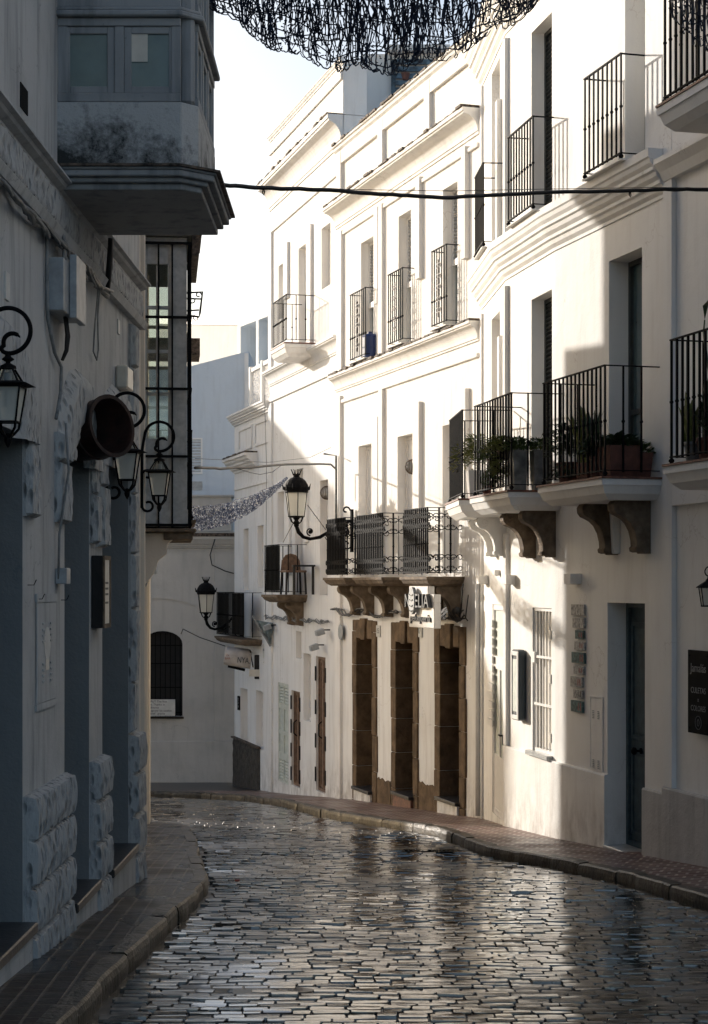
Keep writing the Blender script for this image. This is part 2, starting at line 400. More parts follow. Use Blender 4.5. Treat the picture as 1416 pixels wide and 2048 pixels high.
def wall(root, fc, s0, s1, z0, z1, holes, mat, depth=4., r=.22, reveal=None, name='wall', zgap=0):
    mb = MB(fc.T)
    xs = sorted({s0, s1, *[h[0] for h in holes], *[h[1] for h in holes]}); zs = sorted({z0, z1, *[h[2] for h in holes], *[h[3] for h in holes]})
    xs = [x for x in xs if s0-1e-6 <= x <= s1+1e-6]; zs = [z for z in zs if z0-1e-6 <= z <= z1+1e-6]
    for i in range(len(xs)-1):
        for j in range(len(zs)-1):
            cx = (xs[i]+xs[i+1])/2; cz = (zs[j]+zs[j+1])/2
            if any(h[0] < cx < h[1] and h[2] < cz < h[3] for h in holes): continue
            mb.add([(xs[i],0,zs[j]),(xs[i+1],0,zs[j]),(xs[i+1],0,zs[j+1]),(xs[i],0,zs[j+1])], [(0,1,2,3)])
    for h in holes:
        a, b, c, d = h[:4]; rr = h[4] if len(h) > 4 else r; m = 1 if reveal else 0
        mb.add([(a,0,c),(b,0,c),(b,0,d),(a,0,d),(a,-rr,c),(b,-rr,c),(b,-rr,d),(a,-rr,d)],
               [(0,4,5,1),(1,5,6,2),(2,6,7,3),(3,7,4,0)], m)
        mb.add([(a,-rr,c),(b,-rr,c),(b,-rr,d),(a,-rr,d)], [(0,1,2,3)], 2 if reveal else 1)
    D = -depth
    mb.add([(s0,0,z0),(s1,0,z0),(s1,0,z1),(s0,0,z1),(s0,D,z0),(s1,D,z0),(s1,D,z1),(s0,D,z1)], [(3,2,6,7),(0,3,7,4),(1,5,6,2),(4,7,6,5)])
    return mb.build(name, [mat, reveal, 'interior'] if reveal else [mat, 'interior'], root)
def slats(mb, a, b, z0, z1, n, pitch=.05, th=.012, m=0):
    z = z0
    while z < z1-.01:
        mb.add([(a,n-.01,z),(b,n-.01,z),(b,n+th,z+pitch*.35),(a,n+th,z+pitch*.35),(b,n-.01,z+pitch*.95),(a,n-.01,z+pitch*.95)], [(0,1,2,3),(3,2,4,5)], m)
        z += pitch
def frame_mb(mb, a, b, c, d, n, w=.05, t=.04, m=0):
    mb.box(a, a+w, n-t, n, c, d, m); mb.box(b-w, b, n-t, n, c, d, m)
    mb.box(a+w, b-w, n-t, n, d-w, d, m); mb.box(a+w, b-w, n-t, n, c, c+w, m)
def window(root, fc, h, kind, r=.20):
    a, b, c, d = h[:4]; rr = (h[4] if len(h) > 4 else r)
    n = -rr+.05; e = .003
    mb = MB(fc.T)
    if kind == 'blank':
        mb.box(a+e, b-e, n-.04, n-.02, c+e, d-e)
        frame_mb(mb, a+e, b-e, c+e, d-e, n, .05, .05)
        return mb.build('window', 'white_paint', root)
    if kind in ('shutter_dark', 'shutter_white'):
        frame_mb(mb, a+e, b-e, c+e, d-e, n, .045, .05)
        o = mb.build('window', 'white_paint' if kind == 'shutter_white' else 'shutter_dark', root)
        mb = MB(fc.T); slats(mb, a+.045, b-.045, c+.05, d-.05, n-.02)
        mb.build('roller_shutter', kind, o); return o
    if kind == 'half_shutter':
        frame_mb(mb, a+e, b-e, c+e, d-e, n, .045, .05)
        mid = c+(d-c)*.47
        mb.box(a+.05, b-.05, n-.03, n+.02, mid-.03, mid+.05)
        o = mb.build('window', 'white_paint', root)
        mb = MB(fc.T); slats(mb, a+.045, b-.045, mid+.05, d-.05, n-.02); mb.build('roller_shutter', 'shutter_white', o)
        mb = MB(fc.T); mb.box(a+.05, b-.05, n-.05, n-.04, c+.05, mid-.03); mb.build('pane', 'glass', o); return o
    if kind == 'dark':
        frame_mb(mb, a+e, b-e, c+e, d-e, n, .05, .05)
        mb.box((a+b)/2-.025, (a+b)/2+.025, n-.05, n, c+.05, d-.05); mb.box(a+.05, b-.05, n-.05, n-.002, c+(d-c)*.3, c+(d-c)*.3+.05)
        o = mb.build('window', 'shutter_dark', root)
        mb = MB(fc.T); mb.box(a+.05, b-.05, n-.045, n-.035, c+.05, d-.05); mb.build('pane', 'glass', o); return o
def door_leaf(root, fc, h, mat, n, frame=.06, panels=((.08, .45), (.5, .95)), double=False, name='door'):
    a, b, c, d = h[:4]; e = .003; mb = MB(fc.T)
    frame_mb(mb, a+e, b-e, c+e, d-e, n, frame, .07)
    A, B = a+frame+e, b-frame-e
    mb.box(A, B, n-.08, n-.04, c+e, d-frame)
    cols = [(A, (A+B)/2-.005), ((A+B)/2+.005, B)] if double else [(A, B)]
    for (p, q) in cols:
        for (y0, y1) in panels:
            z0 = c+(d-c)*y0; z1 = c+(d-c)*y1
            frame_mb(mb, p+.03, q-.03, z0, z1, n-.02, .04, .02)
            mb.box(p+.10, q-.10, n-.04, n-.028, z0+.07, z1-.07)
    return mb.build(name, mat, root, bevel=.003)
def cornice_prof(z, dep, hgt, steps=3, base=0):
    """stepped classical cornice hanging below z"""
    p = [(base-.02, z), (dep, z), (dep, z-hgt*.18)]
    x = dep; 
    for i in range(steps):
        x2 = dep*(1-(i+1)/(steps+.0)) + .015
        zz = z-hgt*(.18+.82*(i+.45)/steps); z3 = z-hgt*(.18+.82*(i+1)/steps)
        p += [((x+x2)/2+.01, z-hgt*(.18+.82*(i+.12)/steps)), ((x+x2)/2, zz), (x2, (zz+z3)/2+.0), (x2, z3)]
        x = x2
    p += [(base-.02, z-hgt)]
    return p
def cove_prof(z, dep, hgt):
    p = [(-.02, z), (dep, z), (dep, z-hgt*.14), (dep-.02, z-hgt*.15), (dep-.025, z-hgt*.22)]
    for i in range(1, 9):
        t = i/8*math.pi/2; p.append(((dep-.03)*(1-math.sin(t))+.035, z-hgt*.22-(hgt*.62)*(1-math.cos(t))))
    return p+[(.035, z-hgt*.88), (.02, z-hgt*.9), (.02, z-hgt), (-.02, z-hgt)]
def cornice(root, path, z, dep, hgt, mat, steps=3, name='cornice', edge=None, cove=False):
    mb = MB(); mb.sweep(cove_prof(z, dep, hgt) if cove else cornice_prof(z, dep, hgt, steps), path)
    o = mb.build(name, mat, root)
    if edge:
        # irregular tile edge along the cornice top
        mb = MB(); P = [Vector(p) for p in path]
        for i in range(len(P)-1):
            d = P[i+1]-P[i]; L = d.length; d.normalize(); n = Vector((-d.y, d.x)); t = 0
            while t < L-.02:
                w = min(random.uniform(.13, .22), L-t); q = P[i]+d*t; o1 = dep+random.uniform(-.01, .03); zz = z+.002; h = random.uniform(.018, .038)
                T = Matrix(((d.x, n.x, 0, q.x), (d.y, n.y, 0, q.y), (0, 0, 1, 0), (0, 0, 0, 1)))
                mb.T = T; mb.box(.004, w-.004, -.05, o1, zz, zz+h); t += w
        mb.build('tile_edge', edge, o)
    return o
# ------------------------------------------------------------------ terrain heights (pavement level, absolute z)
GT = [(-40, .6), (0, .1), (8, -.43), (10, -.53), (15.5, -.90), (17.3, -1.04), (20.7, -1.27), (23.4, -1.52), (28.4, -1.90), (33.3, -2.40), (37, -2.73), (40, -2.95), (60, -4.0), (90, -4.4), (400, -4.5)]
def gz(Y):
    for (a, za), (b, zb) in zip(GT, GT[1:]):
        if a <= Y <= b: return za+(zb-za)*(Y-a)/(b-a)
    return GT[0][1] if Y < GT[0][0] else GT[-1][1]
KD = .11
LK = [(-30, -1.36), (6, -1.36), (8, -1.36), (9.3, -1.34), (11, -1.28), (13, -1.23), (14.6, -1.21), (16.7, -1.47), (18.6, -1.66), (21, -1.96), (21.8, -2.2), (22.3, -2.7), (22.6, -3.6), (22.7, -14)]
RK = [(-30, 4.3), (4, 3.6), (8, 3.25), (11, 2.95), (13.2, 2.67), (15.2, 2.27), (16.6, 1.86), (18, 1.37), (20.5, 1.0), (22.3, .586), (25.6, -.5), (29, -1.3), (32.5, -2.1), (34.3, -3.0), (35, -4.0), (35.6, -6), (35.8, -14)]
def kx(K, Y):
    for (a, xa), (b, xb) in zip(K, K[1:]):
        if a <= Y <= b: return xa+(xb-xa)*(Y-a)/(b-a)
    return K[-1][1]
# ground
mb = MB(); ys = sorted({y for y, _ in GT} | set(range(-10, 62, 2)))
for a, b in zip(ys, ys[1:]):
    za, zb = gz(a)-KD-.12, gz(b)-KD-.12
    mb.add([(-400, a, za), (400, a, za), (400, b, zb), (-400, b, zb)], [(0, 1, 2, 3)])
tag(mb.build('ground', 'ground'), kind='structure')
# road bed + cobbles
mb = MB(); ys = [i*.5 for i in range(-60, 72)]
for a, b in zip(ys, ys[1:]):
    za, zb = gz(a)-KD-.020, gz(b)-KD-.020
    mb.add([(kx(LK, a)-.1, a, za), (kx(RK, a)+.1, a, za), (kx(RK, b)+.1, b, zb), (kx(LK, b)-.1, b, zb)], [(0, 1, 2, 3)])
tag(mb.build('road', 'bed'), kind='structure')
rnd = random.Random(3)
V = []; Fc = []; TN = []; SM = []; SM = []
MAN = (1.57, 8.15, .36)
y = 6.6; row = 0
sxs = (-1, -.90, 0, .90, 1); 
while y < 35.6:
    pitch = rnd.uniform(.088, .116)
    if y > 24: pitch *= 1.15
    x = kx(LK, y)+.02; xe = kx(RK, y+.06)-.02; x += rnd.uniform(0, .08)
    tr = rnd.uniform(.35, .65)
    while x < xe-.05:
        w = rnd.uniform(.09, .22) if y < 24 else rnd.uniform(.16, .30)
        w = min(w, xe-x)
        cx = x+w/2; cy = y+.018*math.sin(cx*1.7+row*.05)+rnd.uniform(-.006, .006)
        x += w
        if (cx-MAN[0])**2+(cy-MAN[1])**2 < (MAN[2]+.05)**2: continue
        hw = w/2-rnd.uniform(.0005, .002); hh = pitch/2-rnd.uniform(.005, .010)
        tx = rnd.gauss(0, .014)+.02*noise.noise(Vector((cx*.6, cy*.5, 9))); ty = rnd.gauss(0, .034)+.07*noise.noise(Vector((cx*.7, cy*.9, 4)))+.02; dz = rnd.gauss(0, .0045); dome = rnd.uniform(.002, .006)
        tn = min(1, max(0, rnd.gauss(.45, .25))); sk = rnd.uniform(-.004, .004)
        o = len(V)
        def P(a, b, dn=0):
            px_ = cx+a*hw*(1-.06*b*b)+sk*b; py_ = cy+b*hh*(1-.08*a*a)
            return (px_, py_, gz(cy)-KD+dz+tx*a*hw+(ty-.035)*b*hh-dome*(a**4*.25+b*b)*.6-dn)
        for b in (-.90, 0, .90):
            for a in (-.94, 0, .94): V.append(P(a, b))
        for j in (0, 1):
            for i in (0, 1): q = o+j*3+i; Fc.append((q, q+1, q+4, q+3)); TN.append(tn); SM.append(True)
        ring = ((-.94, -.90), (0, -.90), (.94, -.90), (.94, 0), (.94, .90), (0, .90), (-.94, .90), (-.94, 0))
        for a, b in ring: V.append(P(a, b))
        for a, b in ring: V.append(P(a/.94, b/.90, .02 if b else .006))
        for k in range(8): l = (k+1) % 8; Fc.append((o+9+k, o+17+k, o+17+l, o+9+l)); TN.append(tn); SM.append(False)
    y += pitch; row += 1
me = bpy.data.meshes.new('road_cobbles'); me.from_pydata(V, [], Fc); me.materials.append(M['cobble'])
at = me.attributes.new('tone', 'FLOAT', 'FACE'); at.data.foreach_set('value', TN)
me.polygons.foreach_set('use_smooth', SM); me.update()
o = bpy.data.objects.new('road_cobbles', me); COL.objects.link(o); tag(o, kind='structure')
# pavements
def pavement(name, K, wallx, mat, side, y0=-30, y1=36):
    mb = MB(); ys = [y0+i*.5 for i in range(int((y1-y0)/.5)+1)]
    for a, b in zip(ys, ys[1:]):
        za, zb = gz(a)-.004, gz(b)-.004
        mb.add([(kx(K, a)+side*.1, a, za), (wallx(a), a, za), (wallx(b), b, zb), (kx(K, b)+side*.1, b, zb)], [(0, 1, 2, 3)])
    return tag(mb.build(name, mat), kind='structure')
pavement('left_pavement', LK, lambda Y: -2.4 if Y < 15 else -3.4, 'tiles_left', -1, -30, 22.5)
pavement('right_pavement', RK, lambda Y: 7.6-.268*Y+.6 if Y > 8 else 7, 'tiles_red', 1, -30, 36)
mb = MB(); mb.add([(-16, 35.6, gz(35.6)-.006), (0, 35.6, gz(35.6)-.006), (0, 41, gz(41)-.006), (-16, 41, gz(41)-.006)], [(0, 1, 2, 3)])
tag(mb.build('far_pavement', 'slate'), kind='structure')
# kerb stones
mb = MB(); rk = random.Random(5)
def kerbline(K, side):
    pts = [Vector((x, y)) for y, x in K if y > 3]
    pts = [Vector((kx(K, 3), 3))]+pts
    for p, q in zip(pts, pts[1:]):
        d = q-p; L = d.length; d.normalize(); t = 0
        n = Vector((d.y, -d.x))*side   # away from road
        while t < L-.01:
            w = min(rk.uniform(.5, .95), L-t); 
            if L-t-w < .25: w = L-t
            a = p+d*t; k = 6; prev = None
            dz = rk.uniform(-.008, .008); inn = rk.uniform(-.012, .012)
            prof = [(0, -.14), (-.002, -.05), (.006, -.014), (.022, .0), (.125, .003), (.125, -.06)]
            vs = []; 
            for i in range(k+1):
                f = i/k; c = a+d*(w*f); e = .012 if i in (0, k) else 0
                jit = noise.noise(Vector((c.x*3, c.y*3, 0)))*.014
                for (pn, pz) in prof:
                    c2 = c+n*(pn+inn+jit*(1 if pn < .1 else 0)+(e if pn < .1 else 0)); zz = gz(c.y)+pz+dz-e*.8+noise.noise(Vector((c.x*7, c.y*7, pn*9)))*.006
                    vs.append((c2.x, c2.y, zz))
            m = len(prof)
            fs = [(i*m+j, i*m+(j+1) % m, (i+1)*m+(j+1) % m, (i+1)*m+j) for i in range(k) for j in range(m)]
            fs += [tuple(range(m)), tuple(k*m+j for j in range(m))]
            mb.add(vs, fs); t += w
kerbline(LK, -1); kerbline(RK, 1)
tag(mb.build('kerb', 'kerb', smooth=False), kind='structure')

# ------------------------------------------------------------------ shared pieces
def bar_knot(mb, x, y, z, r=.017):
    mb.lathe([(.006, -.022), (r, -.006), (r, .006), (.006, .022)], 6, (x, y, z))
def railing(parent, fc, s0, s1, p, z0, z1, mat='iron', pitch=.105, knots=True, sides=(True, True), feet=True, name='railing', br=.008, midz=None):
    """bars on front (n=p) and both sides down to the wall"""
    mb = MB(fc.T); zt = z1; zb = z0+.06
    def vbar(x, y, k=True):
        mb.box(x-br, x+br, y-br, y+br, zb-.015, zt-.004)
        if knots and k: bar_knot(mb, x, y, (z0*.5+z1*.5) if midz is None else midz)
    n = max(2, round((s1-s0)/pitch))
    for i in range(n+1): vbar(s0+(s1-s0)*i/n, p)
    if p > .12:
        m = max(1, round(p/.16))
        for sd, xx in zip(sides, (s0, s1)):
            if sd:
                for j in range(1, m): vbar(xx, p*j/m)
    for zz, t in ((zt, .006), (zb, .005)):
        mb.box(s0-.014, s1+.014, p-.014, p+.014, zz-t, zz+t)
        for sd, xx in zip(sides, (s0, s1)):
            if sd: mb.box(xx-.012, xx+.012, -.01, p-.0145, zz-t+.001, zz+t-.001)
    if feet:
        for xx in (s0, s1): mb.lathe([(.010, .07), (.012, .05), (.026, .035), (.026, .02), (.012, .008), (.03, 0)], 8, (xx, p, z0))
    return mb.build(name, mat, parent)
def scroll_pts(cx, cz, r, a0, turns, sgn=1, n=20, r1=.25):
    out = []
    for i in range(n+1):
        f = i/n; rr = r*(1-(1-r1)*f); a = a0+sgn*turns*2*math.pi*f
        out.append((cx+rr*math.cos(a), cz+rr*math.sin(a)))
    return out
def c_scroll(mb, x, z, w, h, flip, p, r=.005, face='s'):
    """small C pair around a bar"""
    for sg in (-1, 1):
        pts = scroll_pts(x+sg*w*.5, z, w*.5, math.pi if sg > 0 else 0, 1.05, sg*flip, 18, .25)
        mb.tube([(a, p, b) if face == 's' else (p, a, b) for a, b in pts], r, 4)
def slab(root, fc, s0, s1, p, zt, th, mat='white_warm', steps=2, name='balcony', topmat='tile_red', over=.05):
    """moulded balcony slab; returns it so that railing and brackets become its children"""
    mb = MB(fc.T)
    lv = [(over, zt-.0, zt-th*.30), (over*.55, zt-th*.30-.0005, zt-th*.52), (over*.1, zt-th*.52-.0005, zt-th*.72), (-over*1.1, zt-th*.72-.0005, zt-th)]
    def ring(o0, o1, za, zb):
        a = [(s0-o0, 0, za), (s0-o0, p+o0, za), (s1+o0, p+o0, za), (s1+o0, 0, za)]
        b = [(s0-o1, 0, zb), (s0-o1, p+o1, zb), (s1+o1, p+o1, zb), (s1+o1, 0, zb)]
        mb.add(a+b, [(0, 1, 2, 3), (7, 6, 5, 4), (0, 4, 5, 1), (1, 5, 6, 2), (2, 6, 7, 3), (3, 7, 4, 0)])
    ring(over, over, lv[0][1], lv[0][2]); ring(over*.75, over*.1, lv[1][1], lv[2][2]); ring(over*.0, -over*1.2, lv[3][1], lv[3][2])
    o = mb.build(name, mat, root)
    if topmat:
        mb = MB(fc.T); mb.box(s0-over-.012, s1+over+.012, .0, p+over+.012, zt+.002, zt+.022); mb.build('floor_tile', topmat, o)
    return o
BR = [(0, 0), (.50, 0), (.535, -.05), (.53, -.12), (.49, -.175), (.43, -.20), (.36, -.235), (.29, -.30), (.235, -.40), (.205, -.52), (.20, -.60), (.225, -.625), (.215, -.67), (.17, -.685), (.13, -.67), (.10, -.70), (0, -.70)]
def bracket(parent, fc, s, z, w=.15, sc=1.0, mat='stone_bracket', pn=1.0):
    mb = MB(fc.T); pts = [(a*sc*pn, z+b*sc) for a, b in BR]
    mb.prism(pts, s-w/2, s+w/2, 'x')
    for sd in (-1, 1):
        pp = scroll_pts(.40*sc*pn, z-.10*sc, .085*sc, 0, 1.6, sd, 26, .15)
        mb.tube([(s+sd*w/2, a, b) for a, b in pp], .009*sc, 5)
    return mb.build('bracket', mat, parent, bevel=.008, seg=2)
def conduit(root, pts, r, mat, name='cable', seg=6):
    mb = MB(); mb.tube(pts, r, seg); return mb.build(name, mat, root, smooth=True)
def px(u, v, Y): return ((u-U0)/FPX*Y, Y, H+(V0-v)/FPX*Y)
def sag(p, q, d, n=16):
    p = Vector(p); q = Vector(q); out = []
    for i in range(n+1):
        f = i/n; c = p.lerp(q, f); c.z -= d*4*f*(1-f); out.append(tuple(c))
    return out

# ------------------------------------------------------------------ A: right house with curved front
A1a = Vector((7.415-.2737*16.37, 16.37)); A1b = Vector((2.192, 19.08)); A2b = Vector((1.818, 20.93)); A3b = Vector((1.696, 23.19))
fA1, fA2, fA3 = Fac(A1a, A1b), Fac(A1b, A2b), Fac(A2b, A3b)
ZB = -3.6
A = thing('town_house', 'white sunlit house with curved front and three iron balconies per floor', 'house', (A1b.x+1, A1b.y, gz(19)))
AW = 'white_warm'
dA = hole(fA1, 1215, 1290, 1205, 1690); dA.append(.30)
wb = hole(fA1, 1065, 1103, 1215, 1500)   # lands on A2
wb = hole(fA2, 1065, 1103, 1215, 1500)
w1 = hole(fA1, 1218, 1284, 523, 958); w1[2] = H+1.04; w1.append(.26)
u1 = hole(fA1, 1250, 1290, -60, 100); u1[2] = H+4.12; u1[3] = H+6.35; u1.append(.26)
wall(A, fA1, 0, fA1.L, ZB, H+7.9, [dA, w1, u1], AW, 5)
w2 = hole(fA2, 1063, 1104, 600, 970); w2[2] = H+1.04; w2.append(.2)
u2 = hole(fA2, 1063, 1104, 66, 400); u2[2] = H+4.12; u2.append(.2)
wb.append(.14)
wall(A, fA2, 0, fA2.L, ZB, H+7.89, [wb, w2, u2], AW, 5)
d3 = hole(fA3, 985, 1010, 1208, 1648); d3[2] = gz(21.7)+.08; d3.append(.06)
w3 = hole(fA3, 983, 1000, 640, 800); w3[2] = H+1.04; w3.append(.2)
u3 = hole(fA3, 983, 1000, 150, 500); u3[2] = H+4.12; u3.append(.2)
wall(A, fA3, 0, fA3.L, ZB, H+7.88, [d3, w3, u3], AW, 5)
window(A, fA1, w1, 'dark'); window(A, fA1, u1, 'shutter_dark'); window(A, fA2, w2, 'shutter_dark'); window(A, fA2, u2, 'shutter_dark')
window(A, fA3, w3, 'blank'); window(A, fA3, u3, 'blank')
# blue-grey street door
d = door_leaf(A, fA1, dA, 'door_blue', -.20, .05, ((.05, .40), (.44, .92)))
d['label'] = 'grey blue panelled street door'
mb = MB(fA1.T); zc = dA[2]+.98; sc = dA[0]+.24
T0 = mb.T; mb.T = T0 @ Matrix.Translation((sc+.30, -.21, zc)) @ Matrix.Rotation(R(-90), 4, 'X')
mb.lathe([(.03, 0), (.03, .012), (.012, .02), (.012, .05), (.035, .065), (.038, .09), (.02, .105), (0, .108)], 12)
mb.build('door_knob', 'iron', d, smooth=True)
mb = MB(fA1.T); mb.box(dA[0]-.05, dA[1]+.02, -.25, .045, dA[2]-.05, dA[2]+.003)
mb.build('door_step', 'marble', A, bevel=.006)
# pale door of A3
mb = MB(fA3.T); a, b, c, dd = d3[:4]
frame_mb(mb, a+.003, b-.003, c, dd-.003, -.01, .07, .05); mb.box(a+.073, b-.073, -.05, -.015, c+.07, c+.75); mb.box(a+.073, b-.073, -.05, -.012, c+1.82, c+1.98)
mb.box((a+b)/2-.03, (a+b)/2+.03, -.05, -.010, c+.75, c+1.82); 
do = mb.build('door', 'white_paint', A, bevel=.004)
mb = MB(fA3.T); mb.box(a+.073, b-.073, -.055, -.03, c+.75, c+1.82); mb.box(a+.073, b-.073, -.055, -.03, c+1.98, dd-.073); mb.build('pane', 'door_pale', do)
mb = MB(fA3.T); mb.tube([(a+.12, -.01, c+1.05), (a+.12, .04, c+1.05), (a+.22, .045, c+1.05)], .012, 6); mb.lathe([(.02, -.06), (.02, .06)], 8, (a+.12, 0, c+1.0)); mb.build('door_handle', 'iron', do)
# barred window
a, b, c, dd = wb[:4]; mb = MB(fA2.T)
frame_mb(mb, a+.003, b-.003, c+.003, dd-.003, -.02, .035, .05)
for i in range(6): x = a+.06+(b-a-.12)*i/5; mb.box(x-.009, x+.009, -.045, -.027, c+.03, dd-.03)
for f in (.33, .66): z = c+(dd-c)*f; mb.box(a+.03, b-.03, -.03, -.008, z-.014, z+.014)
wo = mb.build('window_grille', 'white_paint', A)
for f in (.82, .52, .12):
    mb = MB(fA2.T); z = c+(dd-c)*f; mb.box(a+.0, a+.05, -.019, .012, z-.05, z+.05); mb.build('hinge', 'pvc', wo)
mb = MB(fA2.T); mb.box(b-.1, b-.02, -.019, .01, c+1.0, c+1.12); mb.build('lock_plate', 'white_paint', wo)
mb = MB(fA2.T); mb.box(a+.04, b-.04, -.12, -.09, c+.04, dd-.04); mb.build('inner_shutter', 'pvc', A)
mb = MB(fA2.T); mb.box(a-.05, b+.06, -.10, .07, c-.05, c+.002); mb.build('window_sill', 'marble', A, bevel=.004)
# plinths (stepped at the door)
zp = fA1.sz(1210, 1548)[1]
def plinthbox(root, fc, s0, s1, zt, n=.035, mat='plinth', name='plinth'):
    mb = MB(fc.T); k = max(2, int((s1-s0)/.25)); 
    mb.add([(s0, 0, ZB), (s1, 0, ZB), (s1, n, ZB), (s0, n, ZB), (s0, 0, zt), (s1, 0, zt), (s1, n-.012, zt), (s0, n-.012, zt), (s1, n, zt-.015), (s0, n, zt-.015)],
           [(3, 2, 8, 9), (9, 8, 6, 7), (7, 6, 5, 4), (0, 3, 9, 7, 4), (1, 5, 6, 8, 2)])
    return mb.build(name, mat, root)
plinthbox(A, fA1, dA[1]+.0, fA1.L+.02, zp, mat='white_mid'); plinthbox(A, fA1, 0, dA[0], zp-.03)
plinthbox(A, fA2, 0.0, fA2.L+.0, zp+.002, .034, 'white_mid'); plinthbox(A, fA3, 0.02, d3[0]-.03, zp-.002, .033, 'white_mid')
# cornices follow the bend
pathA = [tuple(A1a), tuple(A1b), tuple(A2b), tuple(A3b)]
cornice(A, pathA, H+4.07, .20, .44, AW, 3)
cornice(A, pathA, H+7.05, .24, .48, AW, 3)
mb = MB(); mb.sweep([(-.02, H+3.32), (.05, H+3.32), (.05, H+3.27), (.03, H+3.24), (-.02, H+3.24)], pathA); 
# flat raised strips between windows
def strip(root, fc, s0, s1, z0, z1, n=.05, mat=AW, name='pilaster'):
    mb = MB(fc.T); mb.box(s0, s1, -.01, n, z0, z1); return mb.build(name, mat, root, bevel=.006)
def strip_px(root, fc, u0, u1, vt, vb, n=.05, mat=AW):
    a, zt = fc.sz(u0, vt); _, zb = fc.sz(u0, vb); b, _ = fc.sz(u1, vt); return strip(root, fc, min(a, b), max(a, b), zb, zt, n, mat)
for (u, z0, z1) in ((1004, H+4.1, H+5.9), (1008, H+1.1, H+3.0)):
    s_, _ = fA3.sz(u, 500); strip(A, fA3, s_, s_+.17, z0, z1, .06)
strip(A, fA2, fA2.L-.12, fA2.L-.02, H+1.0, H+3.55, .05); strip(A, fA2, fA2.L-.12, fA2.L-.02, H+4.1, H+6.5, .05)
strip(A, fA3, fA3.L-.16, fA3.L, ZB, H+3.56, .03); strip(A, fA3, fA3.L-.16, fA3.L, H+4.1, H+6.56, .03)
strip(A, fA2, fA2.L-.14, fA2.L-.02, zp+.01, H+.6, .045)
# upper balconies standing on the cornice
for fc, uf, un, uw in ((fA1, 1170, 1242, 1290), (fA2, 1017, 1066, 1109), (fA3, 951, 967, 998)):
    p = .235; a = fc.sz(uf, 200, p)[0]; b = fc.sz(un, 200, p)[0]
    a, b = min(a, b), max(a, b)
    mb = MB(fc.T); mb.box(a-.03, b+.03, 0, p+.02, H+4.072, H+4.085); bo = mb.build('balcony', AW, A)
    railing(bo, fc, a, b, p, H+4.085, H+5.10)
# lower balconies
LB = []
for fc, uf, un, bs in ((fA1, 1088, 1210, 2), (fA2, 950, 1023, 2), (fA3, 900, 925, 0)):
    p = .555; a = fc.sz(uf, 900, p)[0]; b = fc.sz(un, 900, p)[0]; a, b = min(a, b), max(a, b)
    bo = slab(A, fc, a, b, p, H+.985, .19)
    railing(bo, fc, a+.0, b-.0, p, H+1.007, H+2.05)
    LB.append((fc, a, b, p))
    if bs:
        for f in (.17, .66): bracket(bo, fc, a+(b-a)*f, H+.795, .15, .72)
    else:
        for f in (.25, .8): bracket(bo, fc, a+(b-a)*f, H+.795, .15, .66, AW)
mb = MB(fA1.T); s_ = fA1.sz(1237, 1100)[0]; mb.prism([(0, H+.79), (.10, H+.77), (.07, H+.30), (0, H+.30)], s_-.05, s_+.05, 'x'); mb.build('wall_corbel', AW, A, bevel=.01)

# ------------------------------------------------------------------ R: right edge house
R0 = Vector((7.415-.2737*4., 4.)); fR = Fac(R0, A1a)
Rh = thing('corner_house', 'shaded white house at the right edge with plants on its balcony', 'house', (R0.x+1, 12, gz(12)))
ur = hole(fR, 1372, 1440, 20, 200); ur[2] = H+4.12; ur[3] = H+6.3; ur[0] = fR.sy(14.0); ur[1] = fR.sy(15.2)
lr = [fR.sy(13.6), fR.sy(14.6), H+1.04, H+3.2]
wall(Rh, fR, 0, fR.L-.0, ZB+1, H+7.7, [], AW, 5)
sP = fR.sz(1353, 1200)[0]
Tk = .05
for z0, z1 in ((ZB+1, fR.sz(1352, 1577)[1]), (fR.sz(1353, 1012)[1], fR.sz(1353, 348)[1]+.0)):
    pass
zl = fR.sz(1353, 1577)[1]; zm = fR.sz(1353, 1012)[1]; zm2 = fR.sz(1353, 660)[1]; zu = fR.sz(1353, 350)[1]
mb = MB(fR.T)   # raised frame leaves recessed panels
mb.box(sP, fR.L-.001, .0, Tk, zl, H+7.6); mb.box(0, sP, 0, Tk, zm, H+1.2); mb.box(0, sP, 0, Tk, zu, H+7.6)
mb.build('pilaster', AW, Rh, bevel=.005)
plinthbox(Rh, fR, 0, fR.L-.002, zl, Tk+.012)
for zz in (H+3.95,):
    mb = MB(fR.T); s1_ = fR.sz(1338, 300)[0]
    mb.prism([(0, zz), (.16, zz), (.16, zz-.05), (.10, zz-.12), (.06, zz-.20), (0, zz-.2)], 0, s1_, 'x'); mb.build('cornice', AW, Rh)
for z0, nm in ((H+1.0, 0), (H+4.10, 1)):
    b = fR.sz(1343 if nm == 0 else 1330, 600, .6)[0]; a = b-1.9
    bo = slab(Rh, fR, a, b, .60, z0, .20 if nm == 0 else .22)
    railing(bo, fR, a, b, .60, z0+.022, z0+1.08, br=.009)
mb = MB(fR.T); h = [fR.sy(13.5), fR.sy(14.7), H+4.15, H+6.3]
mb.box(h[0], h[1], Tk-.02, Tk+.01, h[2], h[3]); frame_mb(mb, h[0]-.05, h[1]+.05, h[2], h[3]+.05, Tk+.03, .05, .04); mb.build('window', 'shutter_dark', Rh)
mb = MB(fR.T); mb.box(h[0], h[1], Tk-.02, Tk+.01, H+1.05, H+3.2); frame_mb(mb, h[0]-.05, h[1]+.05, H+1.05, H+3.25, Tk+.03, .05, .04); mb.build('window', 'shutter_dark', Rh)

